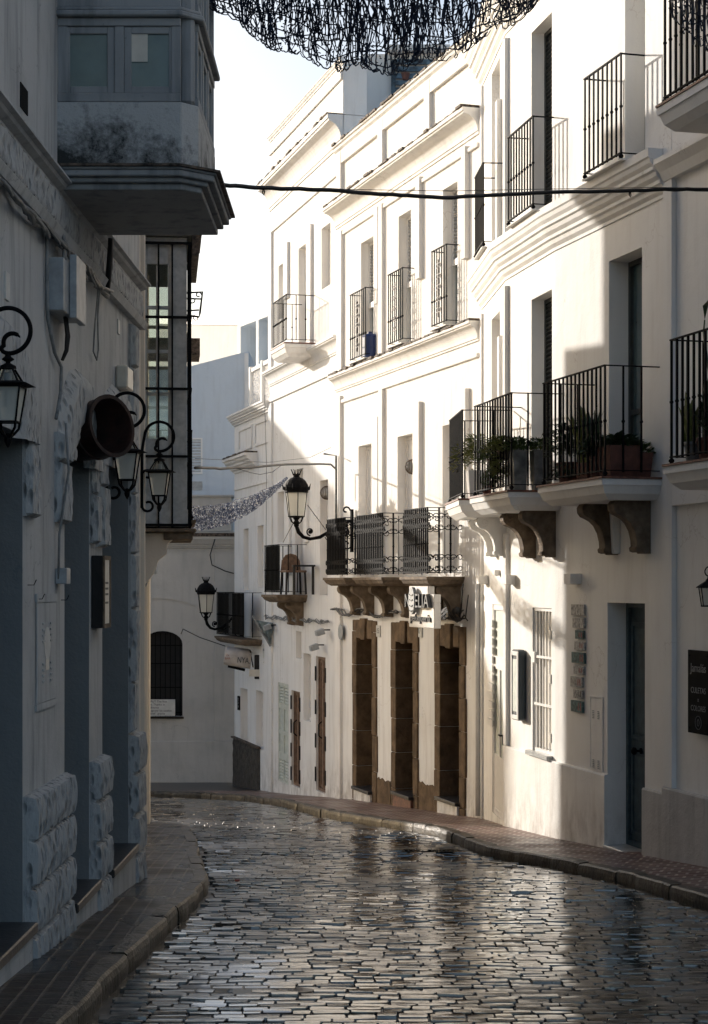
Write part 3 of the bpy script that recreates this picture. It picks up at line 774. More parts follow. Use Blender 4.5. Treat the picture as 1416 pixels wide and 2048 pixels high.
# ------------------------------------------------------------------ M: middle house, three bays
Ma = Vector(A3b); MYe = 29.6; Mb_ = Vector((8.908-.311*MYe, MYe)); fM = Fac(Ma, Mb_)
Mh = thing('town_house', 'white house with three bays and stone framed doorways under scrolled balconies', 'house', (Ma.x+1.2, 26.4, gz(26)))
WMm = 'white_mid'
hs = []
def mh(u0, u1, vt, vb, r=.18):
    h = hole(fM, u0, u1, vt, vb); h.append(r); hs.append(h); return h
up = [mh(722, 747, 487, 700), mh(797, 822, 434, 680), mh(886, 915, 380, 640)]
for h in up: h[2] = H+3.56
lo = [mh(717, 743, 893, 1060), mh(795, 825, 874, 1060), mh(885, 918, 852, 1060)]
for h in lo: h[2] = H+.16
dr = [mh(714, 747, 1250+34, 1590, .42), mh(793, 829, 1284, 1590, .42), mh(882, 922, 1294, 1620, .42)]
for h, y in zip(dr, (27.8, 25.9, 24.0)): h[2] = gz(y)+.17; h[3] = H-.86
wall(Mh, fM, .0, fM.L, ZB, H+7.35, hs, WMm, 5)
for h in up: window(Mh, fM, h, 'half_shutter')
for h in lo: window(Mh, fM, h, 'blank')
for i, h in enumerate(dr):
    dl = door_leaf(Mh, fM, h, 'wood_dark', -.34, .05, ((.05, .45), (.5, .95)), True)
    mb = MB(fM.T); mb.lathe([(.012, -.02), (.03, 0), (.012, .02)], 8, ((h[0]+h[1])/2-.06, -.33, h[2]+1.05)); mb.build('door_knob', 'iron', dl)
    # sandstone surround, block by block, slightly worn outline
    mb = MB(fM.T); a, b, c, dd = h[:4]; rr = random.Random(20+i); wdt = .20
    z = gz(26)-.8; zs_ = [z]
    while z < dd+.28: z += rr.uniform(.42, .62); zs_.append(min(z, dd+.28))
    for side in (0, 1):
        for z0, z1 in zip(zs_, zs_[1:]):
            o_ = rr.uniform(-.02, .03); e0 = rr.uniform(.022, .032)
            if side == 0: mb.box(a-wdt-o_, a+.018, -.38, e0, z0+.003, z1-.003)
            else: mb.box(b-.018, b+wdt+o_, -.38, e0, z0+.003, z1-.003)
    w3_ = (b-a)/3
    mb.box(a+.0185, a+w3_-.004, -.38, .026, dd-.015, dd+.285); mb.box(b-w3_+.004, b-.0185, -.38, .028, dd-.015, dd+.282)
    mb.prism([(a+w3_+.03, dd-.035), (b-w3_-.03, dd-.035), (b-w3_-.004, dd+.31), (a+w3_+.004, dd+.31)], -.38, .055, 'y')
    mb.build('door_surround', 'stone_brown', Mh, bevel=.014, seg=2)
    mb = MB(fM.T); mb.box(a-.02, b+.02, -.34, .10, c-.045, c+.004); mb.build('door_step', 'slate', Mh, bevel=.006)
    mb = MB(fM.T); mb.box(a+.003, b-.003, -.34, .06, c-.8, c-.046); mb.build('door_riser', 'tile_red' if i == 1 else WMm, Mh)
# stone feet between doorways
for (ya, yb) in ((26.95, 26.7), (25.1, 24.75)):
    pass
ss = sorted([(h[0], h[1]) for h in dr])
for (a0, b0), (a1, b1) in zip(ss, ss[1:]):
    mb = MB(fM.T); x0 = b0+.235; x1 = a1-.235; ym = (fM.w((x0+x1)/2, 0, 0)).y
    n = 12; vs = []
    for i in range(n+1):
        x = x0+(x1-x0)*i/n; zt = gz(ym)+.36+.05*noise.noise(Vector((x*7, i, 3)))
        vs += [(x, 0, ZB), (x, .02, ZB), (x, .02, zt), (x, 0, zt+.01)]
    fs = [(i*4+j, i*4+(j+1) % 4, i*4+4+(j+1) % 4, i*4+4+j) for i in range(n) for j in range(4)]
    mb.add(vs, fs); mb.build('plinth', 'stone_brown', Mh)
pathM = [tuple(Ma.lerp(Mb_, .012)), tuple(Mb_)]
cornice(Mh, pathM, H+3.50, .16, .26, WMm, 2, edge='tile_edge', cove=True)
cornice(Mh, pathM, H+6.33, .25, .34, WMm, 3, edge='tile_edge', cove=True)
cornice(Mh, pathM, H+7.37, .09, .14, WMm, 1, edge='tile_edge')
# attic and frieze mouldings, pilasters
mb = MB(fM.T)
for (z0, z1) in ((H+3.02, H+3.08), (H+5.82, H+5.88)):
    mb = MB(fM.T); mb.box(.1, fM.L-.1, 0, .035, z0, z1); mb.build('string_course', WMm, Mh, bevel=.008)
pil = [fM.sz(u, 500)[0] for u in (678, 768, 846, 931)]
for u in (683, 766, 860):
    s_ = fM.sz(u, 500)[0]; strip(Mh, fM, s_-.12, s_+.12, H+6.35, H+7.22, .055, WMm)
mb = MB(fM.T); mb.box(.1, fM.L-.1, 0, .05, H+7.02, H+7.22); mb.build('attic_band', WMm, Mh, bevel=.006)
for (u, z0, z1, w) in ((680, ZB, H+3.15, .3), (683, H+3.53, H+5.9, .28), (765, H+3.53, H+5.9, .22), (766, H+.2, H+3.02, .2)):
    s_ = fM.sz(u, 500)[0]; strip(Mh, fM, s_-w/2, s_+w/2, z0, z1, .05, WMm)
for (u0, u1, vt, vb) in ((754, 762, 418, 610), (838, 846, 358, 560), (930, 938, 297, 520), (753, 762, 835, 1040), (834, 845, 806, 1030), (926, 939, 780, 1020)):
    strip_px(Mh, fM, u0, u1, vt, vb, .06, WMm)
# grilles before the upper windows
for uf, un, zr in ((701, 731, 0), (777, 805, 0), (864, 893, 0)):
    p = .17; a, b = sorted((fM.sz(uf, 600, p)[0], fM.sz(un, 600, p)[0]))
    mb = MB(fM.T); mb.box(a-.03, b+.03, 0, p+.03, H+3.545, H+3.56); bo = mb.build('balcony', WMm, Mh)
    ro = railing(bo, fM, a, b, p, H+3.56, H+4.66, br=.007, pitch=.095, midz=H+3.95, feet=False)
    mb = MB(fM.T); cx = (a+b)/2
    for z in (.25, .4, .55, .7, .85): c_scroll(mb, cx, H+3.56+z, .10, .1, 1 if z < .5 else -1, p+.012, .006)
    mb.box(cx-.008, cx+.008, p+.004, p+.02, H+3.7, H+4.5)
    mb.build('scrollwork', 'iron_rust', ro)
# scrolled balconies above the doors
for k, (uf, un) in enumerate(((655, 690), (715, 765), (810, 855))):
    p = .50; a, b = sorted((fM.sz(uf, 1100, p)[0], fM.sz(un, 1100, p)[0]))
    bo = slab(Mh, fM, a-.05, b+.05, p, H+.10, .13, 'stone_bracket', topmat=None, over=.05)
    ro = railing(bo, fM, a, b, p, H+.10, H+1.04, pitch=.085, br=.0105, midz=H+.55, feet=False)
    for x in (a, b):
        mb = MB(fM.T); mb.tube([(x, .25, H+.13), (x, .25, H+1.0)], .006, 4); mb.tube([(x, .08, H+.22), (x, .42, H+.22)], .005, 4); mb.tube([(x, .08, H+.92), (x, .42, H+.92)], .005, 4); mb.tube([(x, .08, H+.36), (x, .42, H+.36)], .005, 4); mb.tube([(x, .08, H+.78), (x, .42, H+.78)], .005, 4)
        for y in (.08, .25, .42):
            for z, fl in ((.22, 1), (.36, -1), (.92, -1), (.78, 1)): c_scroll(mb, y, H+z, .10, .1, fl, x, .0075, 'n')
        mb.build('scrollwork', 'iron', ro)
    mb = MB(fM.T); mb.tube([(a, p, H+.15), (a, p, H+1.0)], .007, 4); n = max(2, round((b-a)/.095))
    for i in range(0, n+1):
        x = a+(b-a)*i/n
        for z, fl in ((.21, 1), (.33, -1), (.93, -1), (.81, 1)):
            c_scroll(mb, x, H+z, .10, .1, fl, p, .0095)
    for z_ in (.21, .33, .93, .81): mb.tube([(a, p, H+z_), (b, p, H+z_)], .005, 4)
    mb.build('scrollwork', 'iron', ro)
    for f in (.12, .86): bracket(bo, fM, a+(b-a)*f, H-.03, .14, .68, 'stone_bracket')
# round plaque and house numbers
mb = MB(fM.T @ Matrix.Translation((fM.sz(686, 1264)[0]-.05, .052, fM.sz(688, 1264)[1])) @ Matrix.Rotation(R(-90), 4, 'X')); mb.lathe([(.13, 0), (.13, .012), (.10, .016), (0, .016)], 20); mb.build('round_plaque', 'grey_box', Mh)
# ------------------------------------------------------------------ N: tall house beyond, O: low house after it
NC, NT_ = 8.0, -.2766
def npt(Y): return Vector((NC+NT_*Y, Y))
fN = Fac(npt(29.6), npt(35.0)); fO = Fac(npt(35.0)+Vector((.02, 0)), npt(38.5)+Vector((.02, 0)))
Nh = thing('town_house', 'tall narrow white house with plain high parapet and corner balcony', 'house', (1.2, 32, gz(32)))
WF = 'white_far'; hs = []
def nh(u0, u1, vt, vb, r=.18, fc=None, lst=None):
    h = hole(fc or fN, u0, u1, vt, vb); h.append(r); (hs if lst is None else lst).append(h); return h
nb = [nh(597, 612, 498, 700), nh(643, 661, 458, 580), nh(557, 568, 533, 640)]
nb[0][2] = H+4.2
nl = [nh(640, 656, 962, 1190), nh(590, 606, 940, 1195), nh(555, 568, 985, 1085)]
nl[1][2] = H-.20
ng = [nh(583, 600, 1380, 1595, .10), nh(632, 651, 1312, 1604, .10), nh(607, 622, 1306, 1440, .16), nh(592, 603, 1262, 1316, .2), nh(556, 577, 1364, 1585, .08)]
ng[0][2] = gz(32)+.06; ng[1][2] = gz(30.9)+.06; ng[4][2] = gz(33)+.12
wall(Nh, fN, 0, fN.L, ZB, H+7.94, hs, WF, 4)
mb = MB(fN.T); mb.box(0.001, fN.L-.001, -.42, -.001, H+7.95, H+8.86); mb.build('parapet', WF, Nh)
cornice(Nh, [tuple(npt(29.6)), tuple(npt(35.0))], H+8.92, .06, .10, WF, 1, name='coping')
cornice(Nh, [tuple(npt(29.6)), tuple(npt(35.0))], H+7.94, .27, .50, WF, 2, edge='tile_edge', cove=True)
cornice(Nh, [tuple(npt(29.63)), tuple(npt(35.0))], H+4.22, .17, .28, WF, 3, cove=True)
for h in nb+nl: window(Nh, fN, h, 'blank', h[4])
window(Nh, fN, ng[2], 'blank', .16); window(Nh, fN, ng[3], 'blank', .2)
for z0, z1 in ((8.55, 8.68), (6.98, 7.10), (3.62, 3.72)):
    mb = MB(fN.T); mb.box(.02, fN.L-.02, 0, .035, H+z0, H+z1); mb.build('string_course', WF, Nh, bevel=.006)
strip(Nh, fN, fN.L-.28, fN.L-.0, ZB, H+3.60, .04, WF); strip(Nh, fN, fN.L-.28, fN.L, H+4.24, H+7.0, .04, WF); strip(Nh, fN, .02, .26, H+4.24, H+6.97, .05, WF)
strip(Nh, fN, .02, .26, ZB, H+3.6, .05, WF)
for (u0, u1, vt, vb) in ((617, 626, 455, 690), (571, 579, 490, 600), (575, 583, 1010, 1150), (611, 618, 975, 1085)):
    strip_px(Nh, fN, u0, u1, vt, vb, .05, WF)
def dbl(root, fc, h, mat='wood'):
    d = door_leaf(root, fc, h, mat, -.04, .05, ((.03, .97),), True)
    a, b, c, dd = h[:4]
    for i, f in enumerate((.12, .37, .62, .87)):
        for x in (a-.01, b+.01):
            mb = MB(fc.T); z = c+(dd-c)*f; mb.box(x-.03, x+.03, .001, .014, z-.13, z+.13); mb.build('strap_hinge', 'iron', d)
    mb = MB(fc.T); mb.tube([((a+b)/2+.03, -.03, c+.95), ((a+b)/2+.03, .03, c+1.0), ((a+b)/2+.03, .03, c+1.2), ((a+b)/2+.03, -.03, c+1.25)], .012, 6); mb.build('door_handle', 'iron', d)
    return d
d = dbl(Nh, fN, ng[0]); d['label'] = 'short brown double door'
d = dbl(Nh, fN, ng[1]); d['label'] = 'tall brown double door'
# louvred white shutter door
a, b, c, dd = ng[4][:4]; mb = MB(fN.T); frame_mb(mb, a+.003, b-.003, c, dd-.003, -.01, .05, .05); m_ = (a+b)/2
mb.box(m_-.02, m_+.02, -.05, -.008, c+.05, dd-.05)
for (z0, z1) in ((c+(dd-c)*.23, c+(dd-c)*.30), (c+(dd-c)*.74, c+(dd-c)*.79), (c+(dd-c)*.48, c+(dd-c)*.52)): mb.box(a+.05, b-.05, -.05, -.0085, z0, z1)
mb.box(a+.05, b-.05, -.055, -.03, c+(dd-c)*.30, c+(dd-c)*.74)
so = mb.build('shutter_door', 'door_pale', Nh)
for (p, q) in ((a+.05, m_-.02), (m_+.02, b-.05)):
    for (z0, z1) in ((c+.05, c+(dd-c)*.23), (c+(dd-c)*.79, dd-.05)): mb = MB(fN.T); slats(mb, p, q, z0, z1, -.03, .06); mb.build('louvre', 'door_pale', so)
# N balconies
p = .53; a, b = sorted((fN.sz(547, 700, p)[0], fN.sz(573, 700, p)[0])); bo = slab(Nh, fN, a, b, p, H+4.30, .22, WF, topmat='tile_red'); railing(bo, fN, a, b, p, H+4.32, H+5.18, pitch=.11, br=.007, feet=False)
p = .52; a, b = sorted((fN.sz(530, 1100, p)[0], fN.sz(558, 1100, p)[0])); bo = slab(Nh, fN, a, b, p, H-.20, .14, 'stone_bracket', topmat=None, over=.06)
ro = railing(bo, fN, a, b, p, H-.20, H+.72, pitch=.11, br=.008, feet=False)
mb = MB(fN.T); mb.box(a+.02, b-.02, p-.022, p-.012, H-.12, H+.70); mb.build('privacy_mat', 'shutter_dark', ro)
for f in (.25, .8): bracket(bo, fN, a+(b-a)*f, H-.34, .13, .62)
# rooftop room with blue slats seen over the middle house
RT = thing('rooftop_room', 'small rooftop room with weathered blue slatted screen above the middle house', 'rooftop room', (1.2, 32.5, H+7))
mb = MB(); mb.box(.12, 2.2, 31.2, 34, H+6.8, H+9.45); mb.build('wall', 'pale_wall', RT)
mb = MB(); zz = H+7.0
while zz < H+9.3: mb.box(.68, 1.55, 31.13, 31.17, zz, zz+.085); zz += .125
mb.box(.66, .74, 31.10, 31.13, H+6.9, H+9.3)
so = mb.build('slatted_screen', simple('weathered_blue_slat', (.16, .24, .30), .7, 0, .6, 6), RT)
mb = MB(); mb.box(.6, 1.7, 31.0, 31.6, H+9.46, H+9.56); mb.build('roof', 'pale_wall', RT)
pot = thing('hanging_pot', 'small dark clay pot hanging before the blue rooftop slats', 'plant pot', px(811, 152, 30.95))
mb = MB(); mb.lathe([(.02, -.07), (.05, -.07), (.075, .03), (.08, .05), (.07, .05)], 10); mb.build('pot', 'terracotta', pot, local=True)
mb = MB(); mb.tube([(0, 0, .05), (0, .05, .25)], .004, 4); mb.build('hook', 'iron', pot, local=True)

# O low house
Oh = thing('low_house', 'lower white house with lattice roof parapet and dark stone base at the bend', 'house', (0, 37, gz(37)))
ho = []
ol = [nh(487, 497, 1058, 1180, .16, fO, ho), nh(515, 527, 1052, 1175, .16, fO, ho), nh(481, 495, 1375, 1488, .25, fO, ho), nh(512, 527, 1380, 1495, .16, fO, ho)]
wall(Oh, fO, 0, fO.L, ZB-.6, H+3.66, ho, WF, 3.6)
for h in ol: window(Oh, fO, h, 'blank', h[4])
mb = MB(fO.T); h = ol[2]; mb.box(h[0]-.01, h[1]+.01, -.2, -.12, h[2], h[3]); 
cornice(Oh, [tuple(npt(35.02)), tuple(npt(38.5))], H+3.68, .16, .22, WF, 2)
cornice(Oh, [tuple(npt(36.2)), tuple(npt(38.5))], H+2.72, .26, .30, WF, 2, edge='tile_edge')
for (a, b) in ((.15, 1.45), (1.75, 3.1)):
    mb = MB(fO.T); frame_mb(mb, a, b, H+2.85, H+3.35, .025, .05, .03); mb.build('wall_panel', WF, Oh)
mb = MB(fO.T)
mb.box(.1, fO.L-.1, 0, .03, H+2.05, H+2.12)
mb.build('string_course', WF, Oh)
mb = MB(fO.T)   # dark stone base, rough front
def roughgrid(mb, fc, s0, s1, z0, z1, n, amp, cell, seed=0, rows=0, cols=0, m=0, back=0.):
    a = max(2, int((s1-s0)/cell)); b = max(2, int((z1-z0)/cell)); vs = []
    for j in range(b+1):
        for i in range(a+1):
            x = s0+(s1-s0)*i/a; z = z0+(z1-z0)*j/b
            q = noise.noise(Vector((x*6+seed*3.1, z*6, seed)))*.5-abs(noise.noise(Vector((x*16, z*9+seed, 3))))*1.1+.25
            hh = n+q*amp*(.4 if rows else .8)
            if rows:
                fr = ((z-z0)/(z1-z0)*rows) % 1; fcx = ((x-s0)/(s1-s0)*cols+.5*(int((z-z0)/(z1-z0)*rows) % 2)) % 1
                hh += amp*.75*(math.sin(math.pi*fr)**.35)*(.35+.65*abs(math.sin(math.pi*fcx))**.7*(.6+.4*math.sin(math.pi*fr)))-amp*.9*(1 if fr < .10 else 0)
            ed = min(i, a-i, j, b-j)
            if ed == 0: hh = min(hh, n*.35)
            vs.append((x+noise.noise(Vector((z*6, seed, 1)))*amp*.25*(1 if ed else .6), hh, z))
    fs = [(j*(a+1)+i, j*(a+1)+i+1, (j+1)*(a+1)+i+1, (j+1)*(a+1)+i) for j in range(b) for i in range(a)]
    mb.add(vs, fs, m)
    # skirt to the wall
    ring = [i for i in range(a+1)]+[(j)*(a+1)+a for j in range(1, b+1)]+[b*(a+1)+i for i in range(a-1, -1, -1)]+[j*(a+1) for j in range(b-1, 0, -1)]
    o = len(mb.v)-len(vs); base = [(vs[i][0], back, vs[i][2]) for i in ring]; k = len(ring)
    mb.add([vs[i] for i in ring]+base, [(i, (i+1) % k, k+(i+1) % k, k+i) for i in range(k)], m)
zt_ = fO.sz(500, 1488)[1]
roughgrid(mb, fO, 1.0, fO.L, gz(37)-.3, zt_, .05, .03, .06, 4, back=-.02)
mb.build('stone_plinth', 'stone_dark', Oh)
mb = MB(fO.T); mb.box(.95, fO.L, 0, .085, zt_+.001, zt_+.035); mb.build('plinth_cap', 'tile_edge', Oh)
mb = MB(fO.T)   # lattice parapet
s0, s1 = .15, 2.35
for x in (s0, 1.2, s1): mb.box(x-.07, x+.07, -.2, -.06, H+3.69, H+4.62)
mb.box(s0+.071, s1-.071, -.18, -.08, H+4.5, H+4.58)
lo_ = mb.build('roof_parapet', WF, Oh)
for (a, b) in ((s0+.07, 1.13), (1.27, s1-.07)):
    mb = MB(fO.T)
    nx = 6; nz = 5
    for i in range(nx):
        for j in range(nz):
            cx = a+(b-a)*(i+.5)/nx; cz = H+3.72+.78*(j+.5)/nz
            mb.tube([(cx+.07*math.cos(t*math.pi/4), -.13, cz+.075*math.sin(t*math.pi/4)) for t in range(8)], .014, 4, closed=True)
    mb.build('lattice', WF, lo_)
# O balcony with two dark mats
p = .38; a, b = sorted((fO.sz(441, 1200, p)[0], fO.sz(487, 1200, p)[0])); b = min(b, fO.L-.02)
a = fO.sz(487, 1200, p)[0]; b = fO.L+.05
bo = slab(Oh, fO, a, b, p, H-1.14, .13, 'stone_bracket', topmat=None, over=.05)
ro = railing(bo, fO, a, b, p, H-1.14, H-.18, pitch=.13, br=.009, feet=False)
mb = MB(fO.T); mb.box(a+.05, a+(b-a)*.42, p-.025, p-.014, H-1.05, H-.2); mb.box(a+(b-a)*.58, b-.05, p-.025, p-.014, H-1.05, H-.2); mb.build('privacy_mat', 'shutter_dark', ro)

# ------------------------------------------------------------------ F: round wall house closing the street, houses behind
fF = Fac((-2.62, 40.), (-14., 40.))
Fh = thing('corner_building', 'grey shaded building closing the street with arched barred window', 'building', (-6, 41, gz(41)))
hF = hole(fF, 365, 285, 1288, 1433); hF = [min(hF[0], hF[1]), max(hF[0], hF[1]), hF[2], hF[3], .22]
zt_ = fF.sz(330, 1262)[1]; rise = zt_-hF[3]
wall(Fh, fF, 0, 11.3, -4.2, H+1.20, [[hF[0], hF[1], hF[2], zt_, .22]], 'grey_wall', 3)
mb = MB(fF.T); cx = (hF[0]+hF[1])/2; hw = (hF[1]-hF[0])/2  # segmental arch infill
arc = [(cx+hw*math.cos(R(t)), hF[3]+rise*math.sin(R(t))) for t in range(0, 181, 15)]
mb.prism([(hF[1], zt_)]+arc[:7], -.2, -.001, 'y'); mb.prism([(hF[0], zt_)]+arc[6:][::-1], -.2, -.001, 'y'); mb.build('arch', 'grey_wall', Fh)
mb = MB(fF.T)
for i in range(8): x = hF[0]+.06+(hF[1]-hF[0]-.12)*i/7; mb.box(x-.008, x+.008, -.10, -.084, hF[2], zt_-.05)
for f in (.05, .40, .73, .98): z = hF[2]+(hF[3]-hF[2])*f; mb.box(hF[0], hF[1], -.083, -.07, z-.01, z+.01)
mb.build('window_grille', 'iron', Fh)
mb = MB(fF.T); mb.box(hF[0]-.03, hF[1]+.02, -.1, .03, hF[2]-.05, hF[2]-.002); mb.build('window_sill', 'iron_rust', Fh)
cornice(Fh, [(-2.62, 40.), (-14., 40.)], H+1.08, .20, .30, 'grey_wall', 3)
mb = MB(fF.T); mb.box(.2, 11, -.9, -.1, H+1.21, H+2.0); mb.box(.15, 11, -.92, -.05, H+2.001, H+2.04); mb.build('parapet', 'grey_wall', Fh)
mb = MB(fF.T); mb.box(.0, 11.3, .0, .215, H+1.082, H+1.16); mb.build('cornice_cap', 'tile_edge', Fh)
mb = MB(fF.T)  # arched panel moulding and vertical strip
sv = fF.sz(429, 1300)[0]; z0 = fF.sz(429, 1482)[1]
mb.box(0.001, 11, 0, .035, -4.2, z0)
mb.box(sv-.5, sv, 0, .03, z0+.001, H+.72); mb.box(0.0, sv-.75, 0, .03, z0+.001, H+.72)
mb.build('pilaster', 'grey_wall', Fh, bevel=.008)
cxA = sv+1.35; arc = []
pts = [(sv, z0+.001)]
for t in range(0, 181, 10): arc.append((cxA-1.35*math.cos(R(t)), H-1.05+.62*math.sin(R(t))+.1))
mb = MB(fF.T); poly = [(sv+.001, H+.72)]+[(x+.0, z) for x, z in arc]+[(cxA+1.349, H+.72)]
vs = []; k = len(arc)
for (x, z) in arc: vs += [(x, .03, z), (x, .03, H+.72), (x, 0, z)]
fs = []
for i in range(k-1): fs += [(i*3, i*3+3, i*3+4, i*3+1), (i*3, i*3+2, i*3+5, i*3+3)]
mb.add(vs, fs); mb.build('arched_panel', 'grey_wall', Fh)
conduit(Fh, [px(430, 1078, 39.75), px(420, 1110, 39.9), px(424, 1130, 39.9), px(450, 1142, 39.9), px(468, 1147, 39.9)], .012, 'cable', 'cable')
conduit(Fh, [px(362, 1268, 39.9), px(366, 1258, 39.8), px(400, 1275, 39.2), px(450, 1292, 38.5)], .010, 'cable', 'cable')

Bh = thing('back_house', 'pale blue shaded gable wall rising behind the end of the street', 'house', (-5, 44, gz(44)))
fB = Fac((-2.56, 42.5), (-20., 42.5))
mb = MB(fB.T); prof = [(0, -4), (0, H+5.66), (1.45, H+5.28), (3.6, H+5.3), (3.7, H+6.0), (17., H+6.0), (17., -4)]  # taller left stretch is unseen, added to keep sun off the lower facades
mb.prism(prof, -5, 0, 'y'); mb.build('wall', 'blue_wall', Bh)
mb = MB(fB.T); mb.box(0.001, .10, .001, .03, -3, H+5.6); mb.build('corner_strip', 'white_far', Bh)
a, zt_ = fB.sz(405, 876); b = 1.9; zb_ = fB.sz(405, 948)[1]
mb = MB(fB.T); frame_mb(mb, a, b, zb_, zt_, .03, .04, .05); wo = mb.build('window', 'white_far', Bh)
mb = MB(fB.T); slats(mb, a+.04, b-.04, zb_+.04, zt_-.04, .0, .07); mb.build('roller_shutter', 'shutter_white', wo)
a, zt_ = fB.sz(405, 963); zb_ = fB.sz(405, 980)[1]
mb = MB(fB.T); frame_mb(mb, a, 1.9, zb_, zt_, .02, .03, .04); mb.box(a+.03, 1.87, -.01, .002, zb_+.03, zt_-.03); mb.build('vent', 'shutter_white', Bh)
Ph = thing('far_house', 'pale plain rendered wall of the farthest house under the sky', 'house', (-4, 60, gz(60)))
p0 = Vector((-3.2, 54.94)); p1 = Vector((-7, 62.5)); fP = Fac(p0, p1)
mb = MB(fP.T); mb.prism([(0, -5), (0, H+8.33), (fP.L, H+9.5), (fP.L, -5)], -4, 0, 'y'); mb.build('wall', 'pale_wall', Ph)
mb = MB(fP.T); mb.prism([(-.02, H+8.12), (-.02, H+8.36), (fP.L, H+9.53), (fP.L, H+9.29)], .001, .06, 'y'); mb.build('coping', 'grey_box', Ph)
Th = thing('terrace_house', 'white cube house with open roof terrace bays behind the low house', 'house', (-2, 49, gz(49)))
fT = Fac((19.17-.45*46.3, 46.3), (19.17-.45*50., 50.))
ht = [hole(fT, 481, 512, 655, 760), hole(fT, 517, 536, 625, 760)]
for h in ht: h.append(1.2)
ht[0][3] = fT.sz(511, 642)[1]; ht[1][3] = ht[0][3]; ht[0][2] = ht[1][2] = fT.sz(500, 735)[1]
wall(Th, fT, 0, fT.L, -5, H+8.0, ht, 'white_far', 4, r=1.2, reveal='blue_wall')

# ------------------------------------------------------------------ L: near left house
def lx(Y): return -2.03+.015*Y
fL = Fac((lx(14.75), 14.75), (lx(1.), 1.))
Lh = thing('stone_trimmed_house', 'weathered grey house on the left with rough stone trim and closed bay window', 'house', (-3, 10, gz(10)))
def ly(Y): return (14.75-Y)/.99989
Oz = [(8.7, 9.93, H-1.92, H+.85), (11.25, 12.2, H-2.06, H+.95), (12.78, 14.1, H-2.09, H+1.0)]
hL = [[ly(b), ly(a), zb, zt, .46] for a, b, zb, zt in Oz]
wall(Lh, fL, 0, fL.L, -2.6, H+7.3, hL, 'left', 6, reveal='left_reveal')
for h in hL: door_leaf(Lh, fL, h, 'wood_dark', -.41, .07, ((.05, .42), (.48, .95)), True)
# rough plinth blocks
def rough_part(s0, s1, z0, z1, n, amp, seed, rows=0, cols=0, name='stone_trim', cell=.028):
    mb = MB(fL.T); roughgrid(mb, fL, s0, s1, z0, z1, n, amp, cell, seed, rows, cols, back=-.01); return mb.build(name, 'left_rough', Lh, smooth=(name == 'stone_band'))
for i, (ya, yb, zt) in enumerate(((9.95, 11.24, H-1.21), (12.21, 12.77, H-1.24), (14.11, 14.6, H-1.22))):
    zg = gz((ya+yb)/2)-.12
    rough_part(ly(yb), ly(ya), zg, zt, .065, .034, i+1, 4, max(2, round((yb-ya)/.115)), 'stone_plinth', cell=.016)
# quoin surrounds: feet stop at a drip above the smooth pier
zf = H+.385
def quoin(ya, yb, z0, z1, sd): 
    z = z0; k = 0; rr = random.Random(sd)
    while z < z1-.02:
        h = min(rr.uniform(.34, .6), z1-z); w = rr.choice((0, .05)); rough_part(ly(yb), ly(ya)+w*0, z+.001, z+h-.001, .052+rr.uniform(-.010, .012), .020, sd+k, cell=.017); z += h; k += 1
quoin(9.94, 10.24, zf, H+1.0, 11); quoin(10.9, 11.24, zf, H+.95, 21); quoin(12.21, 12.42, zf-.1, H+.95, 31); quoin(12.5, 12.77, zf-.12, H+.95, 41); quoin(14.11, 14.34, H-1.2, H+2.1, 51)
def arch(ya, yb, zs, r0f, th, seed):
    """rough arch band filling down to the lintel"""
    mb = MB(fL.T); c = ly((ya+yb)/2); ro = (yb-ya)/2+.28; ri = (yb-ya)/2-.02; n = 28; kk = 6; vs = []
    for i in range(n+1):
        t = math.pi*i/n
        for j in range(kk+1):
            r = ri*.55+(ro-ri*.55)*j/kk; q = noise.noise(Vector((t*5, r*14, seed)))*.024
            wz = th/ro
            hh = .062+q
            if j in (0, kk): hh = .0
            vs.append((c+r*math.cos(t)*(1+.04*noise.noise(Vector((t*3, seed, 0)))), hh, zs+r*math.sin(t)*wz+.03*noise.noise(Vector((t*4, seed, 5)))))
    fs = [(i*(kk+1)+j, i*(kk+1)+j+1, (i+1)*(kk+1)+j+1, (i+1)*(kk+1)+j) for i in range(n) for j in range(kk)]
    mb.add(vs, fs); return mb.build('stone_arch', 'left_rough', Lh, smooth=True)
arch(8.7, 9.93, H+.82, .5, .62, 3); arch(11.25, 12.2, H+.80, .5, .64, 5); arch(12.78, 14.1, H+.86, .5, .66, 9)
# mouldings and rough band
cornice(Lh, [(lx(14.75), 14.75), (lx(1.), 1.)], H+2.52, .10, .07, 'left', 1)
mb = MB(fL.T); mb.prism([(0, H+2.14), (.05, H+2.14), (.075, H+2.19), (.05, H+2.22), (0, H+2.22)], .0, 13.7, 'x'); mb.build('moulding', 'left', Lh)
rough_part(.02, 6.2, H+2.225, H+2.445, .035, .032, 77, name='stone_band', cell=.024)
for a, b in ((12.2, 12.75),): pass
# door steps
for i, (a, b, zb, zt) in enumerate(Oz):
    mb = MB(fL.T); mb.box(ly(b)-.0, ly(a)+.0, -.40, .09, zb-.06, zb+.003); mb.build('door_step', 'slate', Lh, bevel=.008)
    mb = MB(fL.T); mb.box(ly(b)+.003, ly(a)-.003, -.40, .06, zb-.7, zb-.061); mb.build('step_riser', 'left', Lh)
# small vent and wall plates
a, z = fL.sz(47, 197)[0], H+2.73
mb = MB(fL.T); s_, z_ = fL.sz(47, 198); mb.box(s_-.10, s_+.10, 0, .006, z_-.07, z_+.07); mb.build('vent', 'iron', Lh)
